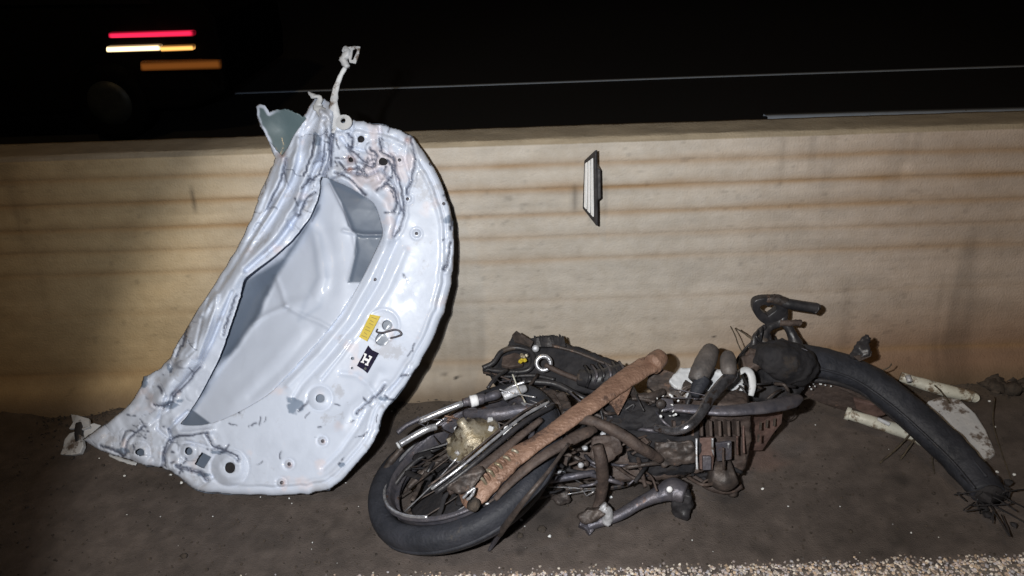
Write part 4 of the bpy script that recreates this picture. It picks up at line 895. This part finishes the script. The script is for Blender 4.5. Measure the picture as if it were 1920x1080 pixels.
for (x, y) in [(1424, 792), (1436, 788), (1450, 785), (1420, 815)]:
    sub('slot', plate([(x, y, .215), (x + 4, y - 1, .215), (x + 3, y + 14, .195), (x - 1, y + 14, .195)], .008, dirv=[0, -.3, .3]), M['soil'], rsd, smooth=False)
# long flat guard rail tube over the engine
obj('frame_rail', T([(1256, 765, .33, 9), (1300, 767, .34, 11), (1360, 770, .345, 12), (1430, 764, .34, 14), (1480, 754, .32, 15), (1500, 744, .31, 8)], 14, n=44, seg=14, flat=.55, rough=.04), M['steel'], bk)
# pale battery case and strap
bat = obj('battery_case', plate([(1253, 712, .32), (1275, 690, .33), (1320, 685, .335), (1345, 690, .335), (1392, 700, .33), (1402, 748, .28), (1310, 758, .28), (1280, 745, .28)], .07), M['whitepl'], bk, smooth=False, bevel=.006, rem=(.004, .010, .025))
obj('pale_strap', T([(1384, 700, .36, 6), (1398, 693, .375, 8), (1408, 702, .37, 8), (1411, 722, .345, 7), (1408, 742, .32, 5)], 8, seg=10, flat=.5), M['whitepl'], bk)
obj('torn_cover', plate([(1215, 702, .31), (1240, 690, .32), (1270, 700, .32), (1300, 720, .31), (1290, 748, .28), (1235, 742, .28), (1212, 722, .29)], .02), M['dark'], bk, smooth=False, bevel=.004)
# brake levers / kick starter
ks = obj('kick_lever', T([(1228, 802, .33, 7), (1262, 808, .34, 8), (1290, 800, .36, 9), (1312, 778, .37, 9), (1330, 748, .385, 10), (1352, 722, .40, 11), (1370, 704, .41, 12), (1370, 690, .42, 11)], 9, n=60, seg=14), M['darkchrome'], bk)
sub('lever_rubber', T([(1366, 702, .42, 12), (1366, 692, .43, 15), (1365, 675, .435, 15), (1365, 667, .435, 12)], 14, seg=16, n=14), M['rubgrey'], ks)
gp = obj('foot_rubber', T([(1302, 714, .36, 14), (1313, 698, .375, 19), (1326, 672, .39, 19), (1333, 656, .395, 15)], 17, n=26, seg=16, rough=.03), M['rubgrey'], bk)
sub('rubber_end', T([(1318, 710, .365, 15), (1308, 728, .35, 13), (1302, 742, .34, 8)], 12, seg=12), M['rubber'], gp)
obj('cable', T([(1302, 722, .35), (1293, 745, .33), (1286, 765, .31)], 4, seg=8), M['black'], bk)
obj('cable', T([(1320, 715, .35), (1308, 745, .33)], 3, seg=8), M['rubber'], bk)
slab('bracket', [(1232, 758, .345), (1240, 745, .35), (1262, 748, .35), (1265, 765, .34), (1245, 770, .335)], .01, 'steel', .003)
obj('bolt', lathe([(.004, 0), (.012, .002), (.012, .008), (.004, .010)], W(1238, 757, .36), -F_, 12), M['dark'], bk)
# front: head, fork crown, big tyre
slab('headlamp_shell', [(1392, 660, .31), (1425, 640, .33), (1470, 632, .34), (1505, 645, .33), (1520, 690, .28), (1505, 740, .22), (1450, 758, .2), (1415, 750, .21), (1410, 700, .27)], .12, 'soot', .02, seg=3)
slab('headlamp_bowl', [(1385, 672, .33), (1400, 655, .345), (1425, 650, .35), (1430, 680, .33), (1410, 695, .31), (1390, 695, .31)], .03, 'brown', .008)
obj('fork_crown', T([(1418, 665, .34, 18), (1450, 672, .345, 30), (1490, 684, .31, 38), (1510, 705, .27, 26)], 30, n=30, seg=18, rough=.05), M['soot'], bk, rem=(.005, .022, .04))
ft = obj('front_tyre', T([(1448, 672, .27, 26), (1480, 676, .27, 34), (1540, 680, .26, 33), (1610, 702, .23, 32), (1680, 750, .18, 33), (1745, 808, .13, 35), (1800, 862, .09, 35), (1832, 900, .075, 33), (1850, 922, .068, 32), (1854, 928, .067, 31)], 36, n=80, seg=22, flat=.78, rough=.02, seed=3), M['rubber'], bk, rem=(.005, .012, .07))
ft['label'] = 'stripped black tyre bent into an arch'
sub('dark_end_disc', T([(1854, 927, .067, 25), (1856, 931, .0665, 25)], 25, seg=20, n=3), M['soot'], ft)  # dark disc on the cut end in place of a shaded hollow
for dx, dy in ((-12, 10), (10, -12)):
    sub('tread_rib', T([(1500 + dx, 676 + dy * .3, .285), (1540 + dx, 679 + dy, .285), (1610 + dx, 700 + dy, .255), (1680 + dx, 747 + dy, .21), (1745 + dx, 804 + dy, .165), (1800 + dx, 858 + dy, .125), (1840 + dx, 906 + dy, .11)], 2.5, n=60, seg=6), M['rubber'], ft)
sub('tyre_bead', T([(1500, 712, .22), (1560, 716, .22), (1620, 738, .19), (1675, 782, .14), (1730, 832, .08), (1770, 870, .05), (1815, 912, .03)], 5, n=60, seg=8), M['black'], ft)
slab('fender_scrap', [(1588, 668, .31), (1600, 648, .34), (1622, 624, .37), (1630, 630, .365), (1628, 652, .345), (1632, 662, .335), (1612, 672, .32)], .012, 'black', .003)
slab('fender_scrap', [(1600, 668, .325), (1626, 662, .33), (1636, 658, .335), (1634, 668, .325), (1612, 678, .31)], .008, 'dark', .002)
obj('rim_edge', T([(1618, 722, .17, 2), (1650, 745, .15, 3.5), (1655, 752, .15, 2)], 3, seg=6), M['chrome'], bk)
obj('side_cover', plate(smooth_poly([(1495, 712, .17), (1540, 712, .18), (1600, 735, .15), (1660, 768, .09), (1650, 780, .06), (1580, 770, .06), (1520, 750, .1), (1498, 730, .13)], 2).tolist(), .03), M['brown'], bk, smooth=False, bevel=.008)
obj('red_cover', plate([(1600, 750, .14), (1640, 760, .13), (1662, 778, .09), (1640, 785, .07), (1605, 768, .1)], .015), M['reddish'], bk, smooth=False, bevel=.004)
rs = np.random.RandomState(33)
for k in range(9):
    p = W(1505 + rs.uniform(0, 55), 718 + rs.uniform(0, 14), .19); obj('glass_fragment', lathe([(.0008, 0), (.003, .001), (.002, .003)], p, rs.normal(0, 1, 3), 5), M['glassbit'], bk, smooth=False)
rs = np.random.RandomState(61)
for k in range(40):  # dark bits added where the tyre end fades into darkness
    x, y = rs.normal(1862, 20), rs.normal(925, 22); c = W(x, y, .02 + rs.rand() * .06)
    if k % 2: obj('dark_scrap', (lambda v: (v[0], v[1]))(pebble(c, rs.uniform(.008, .022), rs)), M['soot'], bk, smooth=False)
    else: obj('wire', tube([c, c + rs.normal(0, .03, 3) * [1, 1, .3] + [0, 0, .015], c + rs.normal(0, .05, 3) * [1, 1, .2]], .0018, n=10, seg=6), M['soot'], bk)
# handlebar, twisted
def heart(t): return 16 * math.sin(t) ** 3, 13 * math.cos(t) - 5 * math.cos(2 * t) - 2 * math.cos(3 * t) - math.cos(4 * t)
HBc = WY(np.array(1441.), np.array(585.), 1.99)
n_ = 40; ov = []; iv = []
outer_px = smooth_poly([(1412, 580), (1414, 566), (1428, 560), (1450, 559), (1470, 560), (1479, 572), (1474, 592), (1462, 606), (1446, 612), (1430, 606), (1418, 594)], 4)
for i in range(len(outer_px)):
    x, y = outer_px[i]; a = math.atan2(y - 585, x - 1442)
    ov.append((x, y))
inner = []
for (x, y) in ov:                          # heart shaped gap
    a = math.atan2(-(y - 584), x - 1441); best = None
    for t in np.linspace(0, 2 * math.pi, 400):
        hx, hy = heart(t); aa = math.atan2(hy + 3, hx); d = abs((aa - a + math.pi) % (2 * math.pi) - math.pi)
        if best is None or d < best[0]: best = (d, hx, hy)
    inner.append((1441 + best[1] * .95, 584 - (best[2] + 3) * .75))
def yplate_ring(o_, i_, yy, th):
    A_ = np.array([WY(np.array(p[0]), np.array(p[1]), yy) for p in o_]); B_ = np.array([WY(np.array(p[0]), np.array(p[1]), yy) for p in i_]); n = len(A_); d = np.array([0, th, 0])
    V = np.vstack([A_, B_, A_ + d, B_ + d]); Fs = []
    for i in range(n):
        j = (i + 1) % n; Fs += [[i, j, n + j, n + i], [2 * n + i, 3 * n + i, 3 * n + j, 2 * n + j], [i, 2 * n + i, 2 * n + j, j], [n + i, n + j, 3 * n + j, 3 * n + i]]
    return V, Fs
obj('lever_mount', yplate_ring(ov, inner, 1.98, .028), M['black'], bk, smooth=True, bevel=.004)
def TY(pts, r, **k):
    P = np.array([WY(np.array(float(p[0])), np.array(float(p[1])), p[2]) for p in pts]); return tube(P, np.array([pxm(p[3] if len(p) > 3 else r, q) for p, q in zip(pts, P)]), **k)
hb = obj('handlebar', TY([(1436, 560, 1.99, 7), (1455, 562, 1.99, 9), (1475, 567, 1.985, 9)], 9, seg=14, rough=.08), M['dark'], bk)
sub('grip', TY([(1466, 567, 1.985, 8), (1480, 570, 1.982, 10), (1505, 574, 1.978, 10), (1526, 577, 1.974, 10), (1529, 578, 1.974, 11), (1531, 578, 1.974, 9)], 10, seg=14, n=24), M['black'], hb)
for (x, y) in [(1440, 556), (1452, 555), (1462, 558)]: sub('bolt', box(WY(np.array(float(x)), np.array(float(y)), 1.985), .009, .010, .009, (.2, .1, .4)), M['dark'], hb, smooth=False, bevel=.001)
obj('clutch_lever', TY([(1462, 605, 1.98, 7), (1480, 606, 1.975, 6), (1496, 605, 1.975, 6), (1500, 606, 1.975, 7)], 6, seg=10, rough=.1), M['brown'], bk)
obj('steering_stem', TY([(1470, 575, 2.0, 7), (1466, 600, 1.99, 9), (1440, 615, 1.98, 9), (1432, 640, 1.95, 11), (1440, 660, 1.93, 16)], 9, seg=12, rough=.08), M['black'], bk)
obj('steering_stem', TY([(1468, 600, 1.99, 8), (1484, 625, 1.97, 9), (1492, 648, 1.95, 14), (1494, 665, 1.93, 18)], 9, seg=12, rough=.06), M['black'], bk)
obj('steering_stem', TY([(1434, 612, 1.97, 5), (1416, 630, 1.95, 5), (1412, 655, 1.93, 8)], 6, seg=10, rough=.1), M['black'], bk)
rs = np.random.RandomState(8)
for k in range(8):
    x = 1418 + rs.uniform(0, 48); y = 614 + rs.uniform(0, 28)
    obj('cable', TY([(x, y, 1.95), (x + rs.uniform(-14, 14), y + 12, 1.92), (x + rs.uniform(-20, 20), y + 32, 1.93)], 2.6, seg=7), M['chrome' if k % 4 == 0 else 'black'], bk)
obj('cable', TY([(1432, 628, 1.96), (1405, 646, 1.95), (1388, 666, 1.93), (1380, 682, 1.90)], 2.4, seg=7), M['black'], bk)
# small clutter in the engine bay
rs = np.random.RandomState(17)
for k in range(34):
    x = rs.uniform(1080, 1300); y = rs.uniform(735, 800) if k % 2 else rs.uniform(800, 880); z = .31 - (y - 740) * .0009
    c = W(x, y, z); kind = k % 4
    if kind == 0: obj('bolt', lathe([(.003, 0), (.008, .001), (.008, .007), (.003, .009)], c, rs.normal(0, .4, 3) - F_, 8), M['dark' if k % 8 else 'alloy'], bk)
    elif kind == 1: obj('wire', tube([c, c + rs.normal(0, .02, 3) + [0.01, 0, .008], c + rs.normal(0, .035, 3)], .0018 + rs.rand() * .002, n=14, seg=6), M['black' if k % 3 else 'steel'], bk)
    elif kind == 2: obj('bracket', box(c, rs.uniform(.02, .05), .006, rs.uniform(.012, .03), tuple(rs.uniform(-1, 1, 3))), M['brown' if k % 3 else 'dark'], bk, smooth=False, bevel=.002)
    else: obj('bracket', tube([c - [.03, 0, 0], c + rs.normal(0, .008, 3), c + [.03, rs.uniform(-.02, .02), rs.uniform(-.01, .01)]], .004 + rs.rand() * .004, n=10, seg=7, rough=.2, seed=k), M['dark' if k % 2 else 'steel'], bk)
for k in range(14):
    x, y = 1232 + rs.uniform(0, 40), 740 + rs.uniform(0, 45); p = W(x, y, .36 - (y - 740) * .0006)
    obj('glass_fragment', lathe([(.0006, 0), (.003 + rs.rand() * .002, .001), (.0015, .003)], p, rs.normal(0, 1, 3), 5), M['glassbit'], bk, smooth=False)
obj('cable', T([(1480, 742, .2), (1492, 760, .14), (1488, 782, .08), (1475, 790, .04), (1464, 780, .05)], 1.3, seg=6), M['dark'], bk)

rs = np.random.RandomState(77)
def loose(nm, x0, x1, y0, y1, zf_, k, ln, r, mats, sd):
    for i in range(k):
        x = rs.uniform(x0, x1); y = rs.uniform(y0, y1); a = rs.choice([-.55, -.35, .5, .1]) + rs.normal(0, .3); l = ln * rs.uniform(.5, 1.4); z = zf_(x, y) + rs.uniform(-.01, .025)
        P = [(x - l / 2 * math.cos(a), y - l / 2 * math.sin(a), z), (x + rs.normal(0, 5), y + rs.normal(0, 6), z + .012), (x + l / 2 * math.cos(a), y + l / 2 * math.sin(a), z - .005)]
        obj(nm, T(P, r * rs.uniform(.6, 1.5), seg=7, n=12, rough=.1), M[mats[i % len(mats)]], bk)
zt = lambda x, y: .30 - (y - 740) * .0011
loose('cable', 1080, 1300, 745, 800, zt, 30, 60, 2.2, ['black', 'soot', 'dark', 'steel'], 1)
loose('bent_rod', 1060, 1240, 800, 900, zt, 30, 70, 3.0, ['dark', 'brown', 'soot', 'steel'], 2)
loose('cable', 1000, 1080, 820, 930, lambda x, y: .16 - (y - 860) * .001, 9, 50, 2.5, ['soot', 'black', 'dark'], 3)
loose('cable', 1385, 1500, 655, 745, lambda x, y: .34 - (y - 650) * .0006, 12, 45, 2.4, ['soot', 'black', 'dark'], 4)
loose('cable', 925, 1080, 705, 760, lambda x, y: .24 - (y - 700) * .0006, 12, 60, 2.2, ['soot', 'dark', 'black', 'brown'], 5)
loose('bent_rod', 1250, 1400, 870, 905, lambda x, y: .09, 6, 50, 3.0, ['soot', 'brown'], 6)
for k in range(12):                        # frayed fibres and broken wires sticking out
    x, y, z = [(1010, 770, .28), (800, 800, .2), (1480, 655, .34), (1100, 930, .06), (1300, 750, .34), (960, 720, .24)][k % 6]
    obj('wire', T([(x, y, z), (x + rs.normal(0, 14), y - rs.uniform(2, 16), z + .02), (x + rs.normal(0, 26), y - rs.uniform(-6, 24), z + .03)], .9, seg=5, n=10), M['steel' if k % 3 else 'chrome'], bk)

# ------------------------------------------------------------------ loose things by the front tyre
def tt(name, vf, m, label, cat, group=None, **k): return tag(obj(name, vf, m, None, **k), label, cat, group)
pp = thing('broken_pipe', 'pale broken pipe sticking out below the arched tyre', 'pipe', tuple(W(1660, 800, 0)))
pb = obj('pipe_body', T([(1590, 776, .075, 10), (1640, 792, .065, 11), (1700, 812, .045, 12), (1760, 838, .03, 12), (1800, 858, .025, 10)], 11, n=30, seg=16, rough=.02), M['pipe'], pp)
sub('pipe_rim', T([(1586, 774, .076), (1594, 777, .075)], 12.5, seg=16, n=4), M['pipe'], pb)
sub('pipe_lug', T([(1646, 786, .08), (1656, 790, .08), (1668, 796, .075)], 4, seg=8), M['whitepl'], pb)
pq = thing('broken_pipe', 'yellowish pipe lying behind the arched tyre at the barrier foot', 'pipe', tuple(W(1760, 730, 0)))
obj('pipe_body', T([(1688, 706, .07, 9), (1730, 720, .06, 11), (1780, 734, .05, 12), (1822, 744, .04, 11), (1828, 748, .04, 7)], 11, n=26, seg=14, rough=.04), M['pipe'], pq)
sub('pipe_fitting', T([(1702, 705, .09), (1706, 716, .08)], 5, seg=8, n=4), M['alloy'], pq)
tt('crushed_plastic_panel', plate([(1738, 752, .04), (1765, 742, .05), (1800, 748, .05), (1830, 775, .035), (1852, 810, .02), (1868, 850, .008), (1840, 870, .006), (1800, 840, .01), (1765, 800, .02)], .02), M['whitepl'],
   'crushed pale grey plastic panel behind the arched tyre', 'debris', smooth=False, bevel=.006)
rs = np.random.RandomState(41)
tw = [([(1712, 808, .06), (1682, 840, .03), (1650, 868, .006)], 'short twig with a blunt tip below the pale pipe'), ([(1722, 812, .06), (1705, 838, .03), (1688, 862, .006)], 'thin twig beside the blunt one below the pale pipe'),
      ([(1750, 835, .05), (1748, 860, .02), (1752, 888, .005)], 'upright twig at the lower edge of the arched tyre'), ([(1865, 745, .05), (1862, 790, .03), (1875, 840, .01), (1898, 905, .005)], 'long curved stem at the right end of the wreck'),
      ([(1752, 722, .10), (1765, 735, .09), (1780, 756, .07)], 'dark twig across the yellowish pipe'), ([(1640, 700, .2), (1665, 690, .22), (1672, 682, .23)], 'wiry twig on the top of the arched tyre'),
      ([(1370, 612, .32), (1378, 628, .31), (1384, 645, .30), (1392, 662, .28)], 'dry thorny stem left of the handlebar'), ([(1380, 615, .32), (1396, 626, .31), (1412, 638, .30)], 'thin dry stem beside the thorny one')]
for p, l in tw: tt('twig', T(p, 1.9 if 'blunt' in l else 1.2, seg=6, rough=.25, seed=3), M['twig'], l, 'twig')
for k in range(10):
    pass
tt('dirt_heap', (lambda: sheetlump())() if False else join(*[pebble(W(rs.uniform(1850, 1935), rs.uniform(700, 738), .01) + [0, 0, .01], rs.uniform(.015, .04), rs) for _ in range(26)]), M['soil'], 'heap of dark earth clods at the barrier foot on the right', 'dirt', smooth=True)
bpy.data.objects['dirt_heap']['kind'] = 'stuff'
# loose grit and shards scattered on the shoulder
V = []; 
gx_ = rs.uniform(-1.6, 1.7, 2600); gy_ = np.where(np.arange(2600) % 2, rs.uniform(EDGE, 2.07, 2600), 2.08 - np.abs(rs.normal(0, .05, 2600))); gz_ = gh(gx_, gy_)
for i in range(2600):
    x, y = gx_[i], gy_[i]
    V.append(pebble(np.array([x, y, .004 + gz_[i]]), rs.uniform(.0015, .0045) * (1.5 if i % 17 == 0 else 1), rs))
g = obj('road_grit', join(*V), M['soil'], None, smooth=False); g['kind'] = 'stuff'
V = [pebble(np.array([rs.uniform(-1.3, 1.4), rs.uniform(EDGE, 2.06), .006]), rs.uniform(.0010, .0028), rs) for i in range(70)]
V += [pebble(W(x, y, .006), .005, rs) for x, y in [(1430, 916), (980, 955), (977, 975), (1030, 1005), (1025, 750), (1040, 740), (340, 905), (234, 892), (320, 890), (1902, 890), (1870, 885), (1865, 800), (1855, 752), (1145, 932), (760, 753), (745, 757)]]
g = obj('glass_shards', join(*V), M['glassbit'], None, smooth=False); g['kind'] = 'stuff'
for (x, y, r, l) in [(1016, 992, 11, 'black clod on the shoulder below the brake rod tip'), (975, 1004, 8, 'small black clod left of the larger one by the brake rod'), (345, 1042, 8, 'small dark clod at the lower left of the shoulder')]:
    tt('dirt_clod', pebble(W(x, y, .004), pxm(r, W(x, y, 0)) * .9, rs), M['soil'], l, 'clod')

# ------------------------------------------------------------------ car passing on the dark road
YC = 5.55
car = thing('passing_car', 'black car on the dark road beyond the barrier, red and amber lamps lit', 'car', tuple(WY(np.array(210.), np.array(180.), YC) * [1, 1, 0]))
cx = float(WY(np.array(415.), np.array(125.), YC)[0])         # rear end x; the car faces left
side = [(0, .32), (.03, .55), (.02, .85), (-.25, 1.18), (-.9, 1.42), (-2.0, 1.45), (-2.75, 1.02), (-3.7, .92), (-4.05, .72), (-4.1, .32), (-3.7, .22), (-.3, .22)]
def extr(sidep, y0, y1, inset=0):
    A_ = np.array([(cx + s[0], y0 + (inset * max(0, s[1] - .85)), s[1]) for s in sidep]); B_ = np.array([(cx + s[0], y1 - (inset * max(0, s[1] - .85)), s[1]) for s in sidep]); n = len(A_)
    return np.vstack([A_, B_]), [list(range(n))[::-1], list(range(n, 2 * n))] + [[i, (i + 1) % n, (i + 1) % n + n, i + n] for i in range(n)]
obj('body', extr(side, YC, YC + 1.65, .35), M['carpaint'], car, smooth=False, bevel=.04, seg=3)
obj('side_window', extr([(-.4, .95), (-.95, 1.33), (-1.95, 1.36), (-2.5, 1.0)], YC - .004 + .05, YC + .10, .3), M['glass'], car, smooth=False)
for (dx, yy) in [(-.86, YC - .02), (-3.25, YC - .02), (-.86, YC + 1.5), (-3.25, YC + 1.5)]:
    c = np.array([cx + dx, yy, .29]); wy = obj('wheel', lathe([(.17, 0), (.26, -.01), (.29, .03), (.29, .16), (.26, .19), (.17, .19)], c, [0, 1, 0], 36), M['carpaint'], car)
    sub('hubcap', lathe([(.02, -.012), (.10, -.01), (.16, .0), (.17, .02)], c, [0, 1, 0], 28), M['hubcap'], wy)
def lamp(nm, x0, x1, yt, yb, m_, out=.02):
    P = [WY(np.array(float(a)), np.array(float(b)), YC - out) for a, b in [(x0, yt + 3), (x1, yt), (x1, yb), (x0, yb + 3)]]
    P = np.array(P); V = np.vstack([P, P + [0, .06, 0]])
    obj(nm, (V, [[0, 1, 2, 3], [7, 6, 5, 4]] + [[i, i + 4, (i + 1) % 4 + 4, (i + 1) % 4] for i in range(4)]), m_, car, smooth=False, bevel=.012, seg=3)
lamp('tail_lamp', 202, 363, 58, 69, emit('red_lamp', (1, .02, .08), 1.2))
lamp('brake_lamp', 198, 300, 84, 96, emit('warm_lamp', (1, .74, .38), 3.2))
lamp('brake_lamp', 300, 362, 84, 95, emit('orange_lamp', (1, .48, .12), 1.4))
lamp('side_marker', 262, 414, 112, 131, emit('amber_lamp', (.70, .22, .04), .17))
